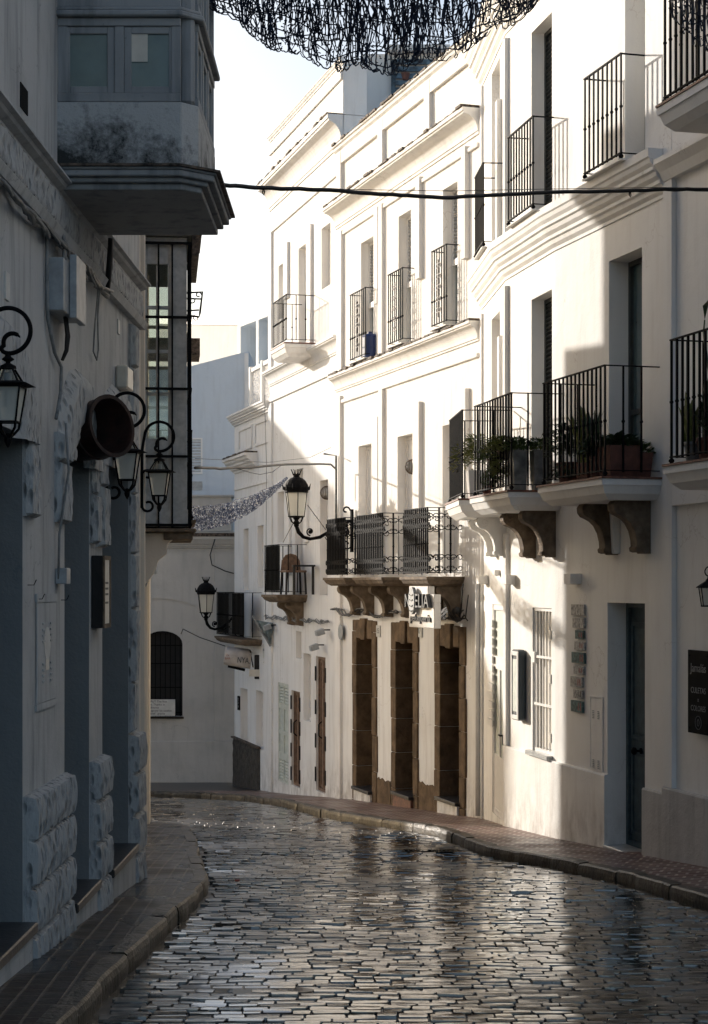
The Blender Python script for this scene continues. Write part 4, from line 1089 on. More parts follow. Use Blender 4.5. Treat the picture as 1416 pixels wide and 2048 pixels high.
# ---- closed bay window
by0, by1, bx = 11.0, 12.42, -.985
bay = tag(MB().build('bay_window', 'bay_wood', Lh)) if False else None
ch = .10
def bay_ring(mb, z0, z1, o, xw=None):
    s = lambda o_: [(lx(11)-.02, by0-o_), (bx-ch, by0-o_), (bx+o_*1.0, by0+ch-o_*.3), (bx+o_*1.0, by1), (lx(12.4)-.02, by1)]
    a = s(o); n = len(a)
    mb.add([(x, y, z0) for x, y in a]+[(x, y, z1) for x, y in a], [tuple(range(n))[::-1], tuple(range(n, 2*n))]+[(i, (i+1) % n, n+(i+1) % n, n+i) for i in range(n)])
mb = MB(); bay_ring(mb, H+2.60, H+3.03, 0); bay = mb.build('bay_window', 'bay_stucco', Lh, bevel=.006)
mb = MB()
for (za, zb, o) in ((H+2.585, H+2.599, .115), (H+2.545, H+2.584, .10), (H+2.515, H+2.544, .06), (H+2.475, H+2.514, .02)): bay_ring(mb, za, zb, o)
mb.build('bay_floor', 'bay_wood', bay, bevel=.006)
mb = MB(); mb.prism([(lx(11)-.01, by0-.13), (bx-ch, by0-.13), (bx+.14, by0+.06), (bx+.14, by1+.02), (lx(12)-.01, by1+.02)], H+2.600, H+2.615, 'z'); mb.build('drip_slate', 'tile_edge', bay)
def sash_wall(p, q, z0, z1, nwin, nm='sash'):
    """frames with panes between two floor points; outward is right of p->q"""
    f = Fac(q, p); mb = MB(f.T); L = f.L
    mb.box(0, L, -.03, .018, z0, z0+.055); mb.box(0, L, -.03, .018, z1-.05, z1)
    w = L/nwin
    for i in range(nwin+1):
        x = min(max(w*i, .03), L-.03); mb.box(x-.03, x+.03, -.03, .012, z0+.0551, z1-.0501)
    for i in range(nwin):
        frame_mb(mb, w*i+.031, w*(i+1)-.031, z0+.056, z1-.051, .004, .045, .03)
    o = mb.build(nm, 'bay_wood', bay, bevel=.004)
    for i in range(nwin):
        g = MB(f.T); g.box(w*i+.07, w*(i+1)-.07, -.018, -.012, z0+.09, z1-.09); g.build('pane', 'glass_green', o)
    return o
for (z0, z1) in ((H+3.032, H+3.56), (H+3.63, H+4.6)):
    sash_wall((lx(11), by0+.02), (bx-ch-.005, by0+.02), z0, z1, 2)
    sash_wall((bx-.02, by0+ch+.02), (bx-.02, by1-.01), z0, z1, 3)
mb = MB(); mb.box(bx-ch-.02, bx-.025, by0+.045, by0+ch+.06, H+3.031, H+4.6); mb.build('corner_post', 'bay_wood', bay, bevel=.02)
mb = MB(); bay_ring(mb, H+3.565, H+3.60, .035); bay_ring(mb, H+3.601, H+3.628, .015); mb.build('bay_moulding', 'bay_wood', bay, bevel=.008)
mb = MB(); bay_ring(mb, H+4.601, H+4.9, .05); mb.build('bay_roof', 'bay_wood', bay, bevel=.008)
mb = MB(); mb.box(lx(11)+.02, bx-.12, by0+.12, by1-.1, H+3.04, H+4.55); mb.build('curtain', simple('pale_inner_curtain', (.10, .13, .13), .8, 0, .5, 3), bay)
mb = MB(); mb.box(-1.405, -1.30, by0+.024, by0+.0265, H+3.29, H+3.472); mb.build('painted_reflection', 'pvc', bay)  # pale rectangle before the near pane, a painted reflection

# ------------------------------------------------------------------ L2: cream house with glazed iron-framed balcony
fC = Fac((-2.81, 24.0), (-1.808, 14.76))
Ch = thing('cream_house', 'narrow cream house beyond the grey one with tall glazed balcony', 'house', (-3.2, 19, gz(19)))
def cs(Y): return (24.0-Y)/fC.T.col[0].y*-1
wall(Ch, fC, cs(21.8), fC.L, -3.2, H+7.28, [], 'cream', 6)
wall(Ch, fC, cs(23.2), cs(21.8)-.001, -3.2, H+6.5, [], 'cream', 6.01)  # unseen stepped wall ends, shaped to throw the shade edges across the street
wall(Ch, fC, 0, cs(23.2)-.001, -3.2, H+4.35, [], 'cream', 6.02)
for (ya, yb, n) in ((15.2, 15.5, .04), (16.3, 16.5, .03), (18.0, 18.3, .03), (21.5, 22.6, .03)):
    mb = MB(fC.T); mb.box(cs(yb), cs(ya), -.01, n, -3.2, H+.2 if n < .04 else H+3.4); mb.build('pilaster', 'cream', Ch, bevel=.006)
mb = MB(fC.T); mb.box(0, fC.L, -.01, .05, -3.2, gz(18)+.55) if False else None
sN, sFa, nB = cs(17.35), cs(18.7), .43
zb, zt = H+.57, H+3.42
mb = MB(fC.T)
def zpx(v, Y=17.35): return H+(V0-v)/FPX*Y
rows = [(530, 612), (617, 700), (703, 785), (788, 875)]
def glazed_end(mb, s0, s1):
    mb.box(s0, s1, .0, .035, zb, zt); mb.box(s0, s1, .245, nB, zb, zt)
    mb.box(s0, s1, .0355, .2445, zpx(528), zt); mb.box(s0, s1, .0355, .2445, zb, zpx(878))
    for v in (614, 702, 787): mb.box(s0, s1, .0355, .2445, zpx(v+4), zpx(v-3))
    mb.box(s0+.005, s1-.005, .125, .15, zpx(875), zpx(530))
glazed_end(mb, sN-.03, sN); glazed_end(mb, sFa, sFa+.03)
mb.box(sFa+.031, sN-.031, .0, nB, zb, zb+.9)
for v in (614, 702, 787): mb.box(sFa+.031, sN-.031, nB-.03, nB, zpx(v+4), zpx(v-3))
for f in (.33, .66): x = sFa+(sN-sFa)*f; mb.box(x-.02, x+.02, nB-.031, nB+.001, zb+.9, zt)
mb.box(sFa, sN, 0, nB+.002, zt+.001, zt+.02)
gb = mb.build('glazed_balcony', 'shutter_white', Ch, bevel=.003)
mb = MB(fC.T); frame_mb(mb, 0, 1, 0, 1, 0) if False else None
for (s_, dr_) in ((sN+.002, 1),):
    a_ = (.05, .235, zpx(983), zpx(900))
    mb.box(s_, s_+.008, a_[0], a_[1], a_[2], a_[2]+.02); mb.box(s_, s_+.008, a_[0], a_[1], a_[3]-.02, a_[3]); mb.box(s_, s_+.008, a_[0], a_[0]+.02, a_[2], a_[3]); mb.box(s_, s_+.008, a_[1]-.02, a_[1], a_[2], a_[3])
    mb.box(s_, s_+.012, .27, .275, zb, zt); mb.box(s_, s_+.02, 0, nB+.01, zb, zb+.17)
mb.build('panel_moulding', 'shutter_white', gb)
for s_ in (sN-.015, sFa+.015):
    mb = MB(fC.T); mb.box(s_-.002, s_+.002, .036, .244, zpx(877), zpx(529)); mb.build('pane', 'clear', gb)
mb = MB(fC.T); mb.box(sFa+.03, sN-.03, nB-.018, nB-.014, zb+.9, zt); mb.build('pane', 'clear', gb)
mb = MB(fC.T)
for n_ in (.15, .285, nB+.03): mb.box(sN+.04, sN+.058, n_-.009, n_+.009, zb-.02, zpx(486))
for v in (487, 635, 778, 913, 1050): mb.box(sN+.036, sN+.062, -.0, nB+.05, zpx(v+2.5), zpx(v-2.5))
for v in (487, 635, 778, 913, 1050): mb.box(sFa, sN+.035, nB+.015, nB+.05, zpx(v+2.5), zpx(v-2.5))
for f in (0, .25, .5, .75, 1): x = sFa+(sN-sFa)*f; mb.box(x-.009, x+.009, nB+.02, nB+.045, zb, zpx(486))
mb.build('iron_cage', 'iron', gb)
mb = MB(fC.T); mb.box(sFa-.1, sN+.13, 0, nB+.05, zt+.04, zt+.16); mb.build('bay_roof', 'white_far', gb, bevel=.005)
mb = MB(fC.T); mb.box(sFa-.2, sN+.06, nB+.051, nB+.12, zt-.16, zt+.05); mb.box(sFa-.2, sN+.16, -.0, nB+.16, zt+.161, zt+.175); mb.build('eaves', 'tile_edge', gb)
mb = MB(fC.T); mb.box(sFa-.1, sN+.08, 0, nB+.09, zb-.055, zb-.02); mb.box(sFa-.05, sN+.02, .2, nB+.06, zb-.13, zb-.056); mb.build('bay_floor', 'stone_bracket', gb, bevel=.006)
# corbel under it
mb = MB(fC.T); mb.prism([(0, zb-.06), (.30, zb-.06), (.30, zb-.12), (.24, zb-.17), (.23, zb-.27), (.15, zb-.33), (.12, zb-.42), (.08, zb-.5), (0, zb-.6)], sN-.05, sN-.30, 'x'); mb.build('corbel', 'cream', Ch, bevel=.01, seg=2)
# second open balcony further along, with scroll side
a, b = cs(20.6), cs(19.1)
bo = slab(Ch, fC, a, b, .50, H+.70, .10, 'stone_bracket', topmat=None, over=.05)
ro = railing(bo, fC, a, b, .50, H+.70, H+1.68, pitch=.11, br=.01, feet=True)
mb = MB(fC.T)
for j in range(6):
    for y in (.15, .33): c_scroll(mb, y, H+.82+j*.15, .12, .1, 1 if j % 2 else -1, b, .009, 'n')
mb.build('scrollwork', 'iron', ro)
# ------------------------------------------------------------------ lanterns
def ring_lantern(label, loc, rz):
    """local: +x out from the wall, z=0 at ring centre"""
    t = thing('wall_lantern', label, 'lantern', loc, rz, 'black scroll lanterns on the left wall')
    mb = MB(); rc = .165; r = .128
    pts = [(.012, 0, -.62), (.012, 0, -.35), (.015, 0, -.12), (rc-r-.008, 0, -.03)]
    for i in range(1, 37): a = math.pi-math.radians(262)*i/36; pts.append((rc+r*math.cos(a), 0, r*math.sin(a)))
    # closes under the ring and curls inwards
    a0 = math.radians(-82)
    for i in range(1, 29):
        f = min(1, i/9); a = a0-math.radians(245)*i/28; rr = r*(1-f)+.40*r*f; cx = rc+.20*r*f; cz = -.52*r*f
        pts.append((cx+rr*math.cos(a), 0, cz+rr*math.sin(a)))
    rad = [.013]*len(pts); rad[-1] = .003; rad[-2] = .006; rad[-3] = .008
    mb.tube(pts, rad, 8)
    for sx in (1, -1):
        pp = scroll_pts(.012+.055, -.60, .055, math.pi, .85, 1, 18, .55); mb.tube([(x if sx > 0 else .024-x*0+.0, 0 if sx > 0 else 0, z) for x, z in pp] if sx > 0 else [(x, 0, -z*.0-.33+(z+.6)*-.8) for x, z in pp], .011, 6)
    mb.build('scroll_arm', 'iron', t, smooth=True, local=True)
    C = (rc, 0, 0); zt = -r-.012
    mb = MB(); mb.lathe([(.014, zt+.01), (.018, zt-.005), (.034, zt-.018), (.036, zt-.022), (.014, zt-.035), (.014, zt-.042), (.045, zt-.058), (.048, zt-.072), (.0, zt-.072)], 12, C)
    q = R(45); s2 = math.sqrt(2)
    zh = zt-.075; ze = zt-.158
    mb.lathe([(.16*s2*.5+.006, ze+.010), (.185*s2*.5*1.42, ze-.006), (.13*s2*.72, ze-.014)], 4, C, rot=q)
    for k in range(4):
        a = q+k*math.pi/2
        mb.tube([(rc+.045*math.cos(a), .045*math.sin(a), zh), (rc+.108*math.cos(a), .108*math.sin(a), ze)], .006, 4)
        mb.tube([(rc+.120*math.cos(a), .120*math.sin(a), ze-.01), (rc+.078*math.cos(a), .078*math.sin(a), ze-.215)], .007, 4)
        b1 = [(rc+rr*math.cos(a), rr*math.sin(a), ze+zz) for rr, zz in ((.075, -.22), (.07, -.25), (.035, -.285), (.012, -.30))]
        mb.tube(b1, [.008, .008, .008, .010], 5)
    for zz, rr in ((ze-.215, .084), (ze-.02, .121)):
        P = [(rc+rr*math.cos(q+k*math.pi/2), rr*math.sin(q+k*math.pi/2), zz) for k in range(4)]
        mb.tube(P, .006, 4, closed=True)
    mb.lathe([(.0, ze-.36), (.008, ze-.35), (.02, ze-.325), (.022, ze-.31), (.012, ze-.295), (.014, ze-.28), (0, ze-.275)], 8, C)
    mb.build('lantern_frame', 'iron', t, local=True)
    g = MB(); g.lathe([(.112, ze-.018), (.074, ze-.212)], 4, C, rot=q); g.lathe([(.074, ze-.212), (0, ze-.213)], 4, C, rot=q); g.build('glass', 'frosted', t, local=True)
    g = MB(); g.lathe([(.101, ze+.004), (.044, zh)], 4, C, rot=q); g.build('top_glass', 'clear', t, local=True)
    g = MB(); g.lathe([(.022, ze+.06), (.026, ze-.02), (.024, ze-.06), (.024, ze-.12), (.02, ze-.13), (0, ze-.13)], 10, C); g.build('bulb', 'grey_box', t, smooth=True, local=True)
    return t
for (Y, lab) in ((8.85, 'black scroll lantern nearest the camera, cut by the left picture edge'), (12.9, 'black scroll lantern half behind the rusty barrel'), (15.2, 'smallest black scroll lantern in front of the glazed balcony')):
    rl = ring_lantern(lab, (lx(min(Y, 14.7)) if Y < 14.7 else -1.855, Y, H+1.28), R(-2))
    if Y < 9: rl.scale = (.9, .9, .9)
def crown_lantern(label, loc, rz, sc=1.0, L=.8):
    t = thing('crown_lantern', label, 'street lamp', loc, rz, 'street lamps with crowned tops'); t.scale = (sc, sc, sc)
    mb = MB()
    arm = [(0, 0, .22), (.10, 0, .23), (.22, 0, .16), (.34, 0, .04), (.46, 0, -.04), (.60, 0, -.07), (.70, 0, -.04), (.77, 0, .04), (.80, 0, .14)]
    arm = [(x*L/.8, y, z) for x, y, z in arm]
    mb.tube(arm, [.026, .026, .024, .026, .03, .028, .03, .034, .03], 8)
    pp = scroll_pts(.60*L/.8, .05, .065, -math.pi/2, 1.2, 1, 22, .25); mb.tube([(a, 0, b) for a, b in pp], .012, 6); mb.ball((.60*L/.8, 0, .045), .035)
    pp = scroll_pts(.10, .06, .11, math.pi/2, 1.1, -1, 22, .3); mb.tube([(a, 0, b) for a, b in pp], .014, 6)
    pp = scroll_pts(.08, -.15, .09, math.pi, 1.0, 1, 22, .3); mb.tube([(a, 0, b) for a, b in pp], .012, 6)
    mb.tube([(.30, 0, .07), (.30, 0, -.12)], .012, 6); mb.ball((.30, 0, -.14), .022)
    for sg in (1, -1): mb.tube([(.30+sg*.01, 0, .02), (.30+sg*.05, 0, -.06), (.30+sg*.12, 0, -.08), (.30+sg*.15, 0, -.04)], .007, 5)
    mb.box(-.03, .012, -.035, .035, -.28, .42); pp = scroll_pts(.09, .40, .07, math.pi, .8, -1, 18, .3); mb.tube([(a, 0, b) for a, b in pp], .014, 6)
    mb.build('bracket_arm', 'iron', t, local=True, smooth=False)
    X = L; C = (X, 0, 0); zb = .28
    mb = MB(); mb.lathe([(.03, .12), (.045, .15), (.03, .17), (.05, .20), (.03, .23), (.06, zb-.01), (.13, zb), (.145, zb+.015), (.13, zb+.02)], 12, C)
    for k in range(6):
        a = k*math.pi/3+.4
        mb.tube([(X+.135*math.cos(a), .135*math.sin(a), zb+.01), (X+.185*math.cos(a), .185*math.sin(a), zb+.40)], .008, 4)
        mb.tube([(X+.03*math.cos(a), .03*math.sin(a), .16), (X+.09*math.cos(a), .09*math.sin(a), .21), (X+.12*math.cos(a), .12*math.sin(a), zb)], .008, 4)
    mb.lathe([(.18, zb+.395), (.195, zb+.40), (.195, zb+.43), (.21, zb+.44), (.215, zb+.48), (.20, zb+.49), (.185, zb+.53), (.15, zb+.59), (.10, zb+.63), (.06, zb+.645), (.05, zb+.66), (.05, zb+.69), (.07, zb+.70), (.055, zb+.70)], 16, C)
    for k in range(8):
        a = k*math.pi/4; r0, r1 = .05, .085
        mb.tube([(X+r0*math.cos(a), r0*math.sin(a), zb+.68), (X+r1*math.cos(a), r1*math.sin(a), zb+.76)], [.012, .004], 4); mb.ball((X+(r1+.002)*math.cos(a), (r1+.002)*math.sin(a), zb+.765), .008)
    for k in range(12):
        a = k*math.pi/6; mb.tube([(X+.21*math.cos(a), .21*math.sin(a), zb+.45), (X+.238*math.cos(a), .238*math.sin(a), zb+.54)], [.02, .004], 5)
    mb.build('lantern_frame', 'iron', t, local=True)
    g = MB(); g.lathe([(.128, zb+.02), (.178, zb+.395)], 6, C, rot=.4); g.build('glass', 'frosted', t, local=True)
    return t
pM = fM.w(fM.sy(28.6), 0.06, H+1.07); angM = math.atan2(fM.n.y, fM.n.x)
crown_lantern('large crowned street lamp glowing in sunlight beside the scrolled balconies', (pM.x, pM.y, H+.80), angM, 1.0, .93)
pO = fO.w(fO.L-.9, .03, H-.9)
crown_lantern('farther crowned street lamp in shade beside the dark screened balcony', (pO.x, pO.y, H-.90), angM, 1.0, .78)
# small hanging lantern at the right edge
t = thing('hanging_lantern', 'small black lantern with a curled hanger on the right edge wall', 'lantern', tuple(fR.w(fR.sy(15.25), Tk, H)), math.atan2(fR.n.y, fR.n.x))
cx = .11; mb = MB(); z0 = (V0-1140)/FPX*15.2
pp = scroll_pts(cx-.0, z0-.02, .062, math.pi*1.2, .95, -1, 26, .45); mb.tube([(a, 0, b) for a, b in pp], .006, 6); mb.tube([(0, 0, z0-.0), (.02, 0, z0+.02), (cx-.055, 0, z0+.01)], .006, 6)
zc = z0-.085; q = R(45)
mb.lathe([(.014, zc+.03), (.02, zc+.01), (.03, zc), (.035, zc-.01), (.115, zc-.062), (.12, zc-.07), (.09, zc-.072)], 6, (cx, 0, 0), rot=.3)
for k in range(6):
    a = .3+k*math.pi/3; mb.tube([(cx+.092*math.cos(a), .092*math.sin(a), zc-.07), (cx+.068*math.cos(a), .068*math.sin(a), zc-.225)], .005, 4)
mb.lathe([(.075, zc-.222), (.075, zc-.235), (0, zc-.236)], 6, (cx, 0, 0), rot=.3); mb.build('lantern_frame', 'iron', t, local=True)
g = MB(); g.lathe([(.088, zc-.075), (.066, zc-.22)], 6, (cx, 0, 0), rot=.3); g.build('glass', 'frosted', t, local=True)

# ------------------------------------------------------------------ rusty barrel poking out of the left doorway
t = thing('barrel', 'dark rusty barrel jutting out of the left doorway above the lanterns', 'barrel', (-1.81, 11.95, H+1.04))
ax = Vector((.80, -.585, .13)).normalized(); T = ax.to_track_quat('Z', 'Y').to_matrix().to_4x4()
mb = MB(T); mb.lathe([(.155, -.42), (.17, -.3), (.185, -.14), (.188, -.13), (.196, -.125), (.196, -.11), (.188, -.105), (.195, .04), (.20, .05), (.208, .06), (.208, .075), (.2, .08), (.205, .20), (.216, .205), (.216, .222), (.19, .222), (.185, .2), (.165, -.35), (0, -.36)], 32)
mb.build('drum', 'rust', t, smooth=False, local=True)
mb = MB(); mb.tube([(-.20, .02, -.02), (-.12, .0, -.02)], .02, 6); mb.build('wall_fixing', 'iron', t, local=True)

# ------------------------------------------------------------------ boxes and wires on the left wall
def wallbox(name, label, cat, fc, s0, s1, n1, z0, z1, mat, group=None, extra=None, n0=0., bev=.004):
    c = fc.w((s0+s1)/2, n0, z0); t = thing(name, label, cat, tuple(c), 0, group)
    mb = MB(fc.T); mb.box(s0, s1, n0+.002, n1, z0, z1); mb.build('case', mat, t, bevel=bev)
    if extra: extra(t)
    return t
def exb(t):
    mb = MB(fL.T); mb.box(ly(11.12), ly(10.78), .115, .16, H+1.64, H+2.03); mb.build('cover', 'grey_box', t, bevel=.004)
    mb = MB(fL.T); s_ = ly(10.9)
    for d in (-.03, 0, .03): mb.tube([(s_+d, .06, H+2.0), (s_+d, .07, H+2.12), (s_+d+.03, .05, H+2.2)], .010, 6)
    mb.build('cable', 'cable_grey', t)
    mb = MB(fL.T)
    for k in range(7): d = (k-3)*.012; mb.tube([(s_+.0+d, .07, H+1.66), (s_+d*1.2-.02, .08, H+1.55), (s_+d*.7-.03, .07, H+1.46), (s_-.05+d*.2, .04, H+1.40)], .009, 5)
    mb.build('loose_wires', 'cable', t)
wallbox('junction_box', 'grey painted electric box with loose black wires on the left wall', 'electric box', fL, ly(11.15), ly(10.6), .112, H+1.66, H+1.98, 'grey_box', extra=exb)
def exm(t):
    s0, s1 = ly(10.9), ly(10.3); c = (s0+s1)/2; z0, z1 = H-.71, H-.11
    mb = MB(fL.T); mb.box(s0-.02, s1+.02, .002, .016, z1+.001, z1+.05); mb.build('top_frame', 'left', t)
    mb = MB(fL.T); mb.box(s0-.02, s1+.02, .002, .014, z0-.04, z0-.001); mb.build('bottom_frame', 'left', t)
    mb = MB(fL.T)
    for z in (z1-.24, z0+.12):
        for sx in (-.12, .12):
            mb = MB(fL.T)
            for k in range(4): mb.box(c+sx-.035, c+sx+.035, .012, .02, z+k*.035, z+k*.035+.012)
            mb.build('vent_slots', 'left', t)
    mb = MB(fL.T @ Matrix.Translation((c, .0125, z1-.25)) @ Matrix.Diagonal((1, 1, 1, 1)) @ Matrix.Rotation(R(-90), 4, 'X')); mb.lathe([(.1, 0), (.1, .003), (0, .003)], 24); mb.build('round_sticker', 'paper', t)
    mb = MB(fL.T); mb.box(c-.05, c+.05, .0125, .015, z0+.19, z0+.26); mb.build('label_sticker', 'pvc', t)
wallbox('meter_cupboard', 'flat grey meter cupboard with white oval sticker on the left pier', 'meter cupboard', fL, ly(10.9), ly(10.3), .012, H-.71, H-.11, 'left', extra=exm)
wallbox('cable_box', 'small grey square cable box above the meter cupboard', 'electric box', fL, ly(11.05), ly(10.92), .075, H-.0, H+.10, 'grey_box')
def exs(t):
    s0, s1 = ly(12.58), ly(12.28)
    mb = MB(fL.T); frame_mb(mb, s0+.001, s1-.001, H-.31, H+.20, .095, .03, .012); mb.build('front_frame', 'stone_bracket', t)
    mb = MB(fL.T); mb.box(s0+.03, s1-.03, .0805, .088, H-.28, H+.17); mb.build('menu_sheet', 'pvc', t)
    mb = MB(fL.T)
    for z in (H+.0, H-.04, H-.08, H-.14): mb.box(s0+.08, s1-.08, .0885, .089, z, z+.015)
    mb.build('print', 'ink', t)
wallbox('menu_case', 'tall dark wooden menu case on the narrow left pier', 'menu case', fL, ly(12.58), ly(12.28), .08, H-.31, H+.20, 'wood_dark', extra=exs)
def exa(t):
    mb = MB(fL.T); mb.box(ly(13.68), ly(13.42), .06, .063, H+1.52, H+1.66); mb.build('front_panel', 'paper', t)
wallbox('alarm_box', 'cream alarm siren box above the third left doorway', 'alarm', fL, ly(13.72), ly(13.4), .095, H+1.50, H+1.68, 'pvc', extra=exa, bev=.015)
for (u, v0_, v1_, nm, lab) in ((12, 545, 600, 'tile_plate', 'thin pale upright plate high on the left wall'), (236, 640, 668, 'tile_plate', 'tiny white plate below the rough stone band')):
    s_, zt_ = fL.sz(u, v0_); _, zb_ = fL.sz(u, v1_)
    o = MB(fL.T); o.box(s_-.05, s_+.05, .001, .010, zb_, zt_); center(tag(o.build(nm, 'paper'), lab, 'wall plate'))
# cables
def cab(name, label, pts, r, mat, seg=6):
    mb = MB(); mb.tube(pts, r, seg); o = mb.build(name, mat, None, smooth=True); return center(tag(o, label, 'cable'))
rw = random.Random(9)
mb = MB(fL.T)
for k in range(6):
    ph = rw.uniform(0, 6); pts = []
    for i in range(46):
        s_ = ly(12.75)+i*.12; pts.append((s_, .055+.022*math.sin(s_*5+ph)+.01*math.sin(s_*13+ph*2), H+2.11+.020*math.cos(s_*4.2+ph)+.014*math.sin(s_*9+ph)-.02*abs(math.sin(s_*1.6))))
    mb.tube(pts, rw.uniform(.008, .014), 5)
center(tag(mb.build('cable_bundle', 'cable_grey', smooth=True), 'painted bundle of twisted cables under the rough stone band', 'cables'))
def Lp(Y, n, z): return tuple(fL.w(ly(Y), n, z))
cab('drain_cable', 'black cable hanging from the bay window corner', [Lp(12.55, .10, H+2.48), Lp(12.6, .08, H+2.3), Lp(12.62, .06, H+2.12)], .022, 'cable')
cab('grey_conduit', 'grey conduit running down the left wall past the electric box', [Lp(10.55, .02, H+2.3), Lp(10.55, .02, H+1.8), Lp(10.58, .02, H+1.6), Lp(10.75, .03, H+1.42), Lp(10.98, .03, H+1.36), Lp(10.95, .03, H+1.2), Lp(10.80, .03, H+1.02)], .011, 'cable_grey')
cab('grey_conduit', 'thin grey conduit down the second left pier', [Lp(10.88, .075, H+1.0), Lp(10.9, .09, H+.7), Lp(10.9, .03, H+.3), Lp(10.93, .02, H-.0)], .008, 'cable_grey')
cab('loop_cable', 'thin cable loop dangling on the left wall right of the electric box', [Lp(12.3, .05, H+2.1), Lp(12.2, .04, H+1.8), Lp(12.2, .03, H+1.62), Lp(12.35, .03, H+1.58), Lp(12.42, .03, H+1.66), Lp(12.38, .03, H+1.9), Lp(12.36, .05, H+2.1)], .006, 'cable_grey')
for (u, v, lab) in ((55, 1170, 'bent wire hook, leftmost of three on the left pier'), (72, 1198, 'bent wire hook at the meter cupboard top left'), (122, 1200, 'bent wire hook right of the meter cupboard')):
    s_, z_ = fL.sz(u, v); c = fL.w(s_, 0, z_); mb = MB(fL.T); mb.tube([(s_, 0, z_), (s_-.01, .035, z_), (s_-.03, .045, z_+.03)], .003, 4); center(tag(mb.build('wall_hook', 'iron'), lab, 'hook'))
# meter on cream house + lamp below glazed balcony
def exq(t):
    mb = MB(fC.T)
    for d in (.03, .07): mb.tube([(sN-.18+d, .05, H+.14), (sN-.18+d, .05, H+.05), (sN-.1+d, .02, H-.02)], .008, 5)
    mb.build('cable', 'cable_grey', t)
wallbox('meter_box', 'white meter box lit by sun under the glazed balcony corbel', 'meter box', fC, sN-.62, sN-.32, .13, H+.10, H+.36, 'white_paint', extra=exq)
mb = MB(fC.T); mb.box(sFa-1.2, sFa-.9, .18, .50, H+.48, H+.54); mb.box(sFa-1.07, sFa-1.03, .0, .4, H+.541, H+.56)
o = tag(mb.build('strip_light', 'cable'), 'flat black lamp hood below the glazed balcony', 'wall lamp'); center(o)
# iron sign bracket high beyond the glazed balcony
t = thing('sign_bracket', 'empty wrought iron sign bracket beyond the glazed balcony', 'sign bracket', (-2.2, 20.4, H+3.1))
mb = MB(); Yb = 19.6
P = lambda u, v: px(u, v, Yb)
mb.tube([P(368, 586), P(405, 584), P(400, 625), P(398, 634), P(368, 630)], .012, 6); mb.tube([P(368, 597), P(404, 598)], .009, 6); mb.tube([P(368, 622), P(398, 620)], .009, 6)
for (u, v, r, a0) in ((397, 590, .035, 0), (385, 600, .04, 3), (392, 636, .035, 2), (379, 640, .04, 1)):
    c = P(u, v); pp = scroll_pts(c[0], c[2], r, a0, .9, 1, 14, .4); mb.tube([(a, Yb, b) for a, b in pp], .007, 5)
mb.build('scroll_frame', 'iron', t)
mb = MB(fC.T); mb.box(cs(20.9), cs(20.3), 0, .62, H+2.66, H+2.86); mb.build('wooden_block', 'tile_edge', t)

# ------------------------------------------------------------------ overhead cables
def strung(u0u, pts, Y0, Y1, r, name, lab, seg=6, wob=0):
    out = []; n = len(pts)
    for i, (u, v) in enumerate(pts):
        f = (u-pts[0][0])/(pts[-1][0]-pts[0][0]); Y = Y0+(Y1-Y0)*f; out.append(Vector(px(u, v, Y)))
    fine = []
    for a, b in zip(out, out[1:]):
        for k in range(4): fine.append(a.lerp(b, k/4)+Vector((0, 0, wob*noise.noise(a*3+Vector((k, 0, 0))))))
    fine.append(out[-1]); return cab(name, lab, fine, r, 'cable', seg)
strung(0, [(430, 369), (470, 372), (524, 376), (600, 378), (660, 380), (740, 387), (800, 390), (885, 396), (960, 391), (1040, 388), (1100, 384), (1250, 382), (1330, 379), (1416, 379), (1470, 381)], 12.45, 14.6, .0155, 'overhead_cable', 'thick black cable strung across the street from the bay window', 8, .006)
strung(0, [(524, 376), (700, 379), (900, 382), (1100, 378), (1300, 375), (1416, 376), (1470, 376)], 12.6, 14.6, .003, 'overhead_wire', 'thin wire running just above the thick black cable', 4)
for (u, v, lab) in ((528, 378, 'short clip hanging from the thick cable near the sky'), (1261, 383, 'ring clip hanging from the thick cable before the white house')):
    f = (u-430)/(1470-430); p = Vector(px(u, v, 12.45+f*2.15)); mb = MB(); mb.tube([p, p-Vector((-.004, 0, .03)), p-Vector((0, 0, .045)), p-Vector((.01, 0, .03)), p-Vector((.008, 0, .0))], .005, 5); center(tag(mb.build('cable_clip', 'iron'), lab, 'clip'))
strung(0, [(390, 935), (440, 937), (500, 935), (570, 929), (640, 928), (662, 929), (672, 938), (672, 990)], 19.0, 28.9, .016, 'overhead_cable', 'black cable crossing from the glazed balcony to the crowned lamp', 6, .01)
strung(0, [(390, 917), (450, 920), (535, 925), (620, 915), (662, 895)], 19.0, 28.9, .004, 'overhead_wire', 'thin wire above the far crossing cable', 4)
strung(0, [(475, 937), (500, 945), (520, 949), (545, 944), (562, 931)], 23, 27, .006, 'overhead_wire', 'slack wire loop hanging under the far crossing cable', 4)
strung(0, [(533, 760), (533, 930), (533, 1090), (532, 1240)], 33.5, 33.5, .006, 'drop_wire', 'thin vertical wire before the tall narrow house', 4) if False else None
cab('drop_wire', 'thin vertical wire before the tall narrow house', [px(529, 790, 33.2), px(533, 930, 33.2), px(532, 1100, 33.2), px(531, 1240, 33.2)], .006, 'cable', 4)
cab('stay_wire', 'taut wire from the big crowned lamp down to the balcony left of it', [px(587, 1045, 28), px(566, 1085, 29.5)], .006, 'cable', 4)
cab('stay_wire', 'slanting wire right of the big crowned lamp', [px(615, 1010, 28), px(652, 1060, 28.4)], .006, 'cable', 4)
cab('wall_pipe', 'thin upright pipe carrying the far cable above the crowned lamp', [tuple(fM.w(fM.L-.25, .08, H+.9)), tuple(fM.w(fM.L-.25, .08, H+2.15)), tuple(fM.w(fM.L-.25, .30, H+2.18))], .018, 'cable_grey')
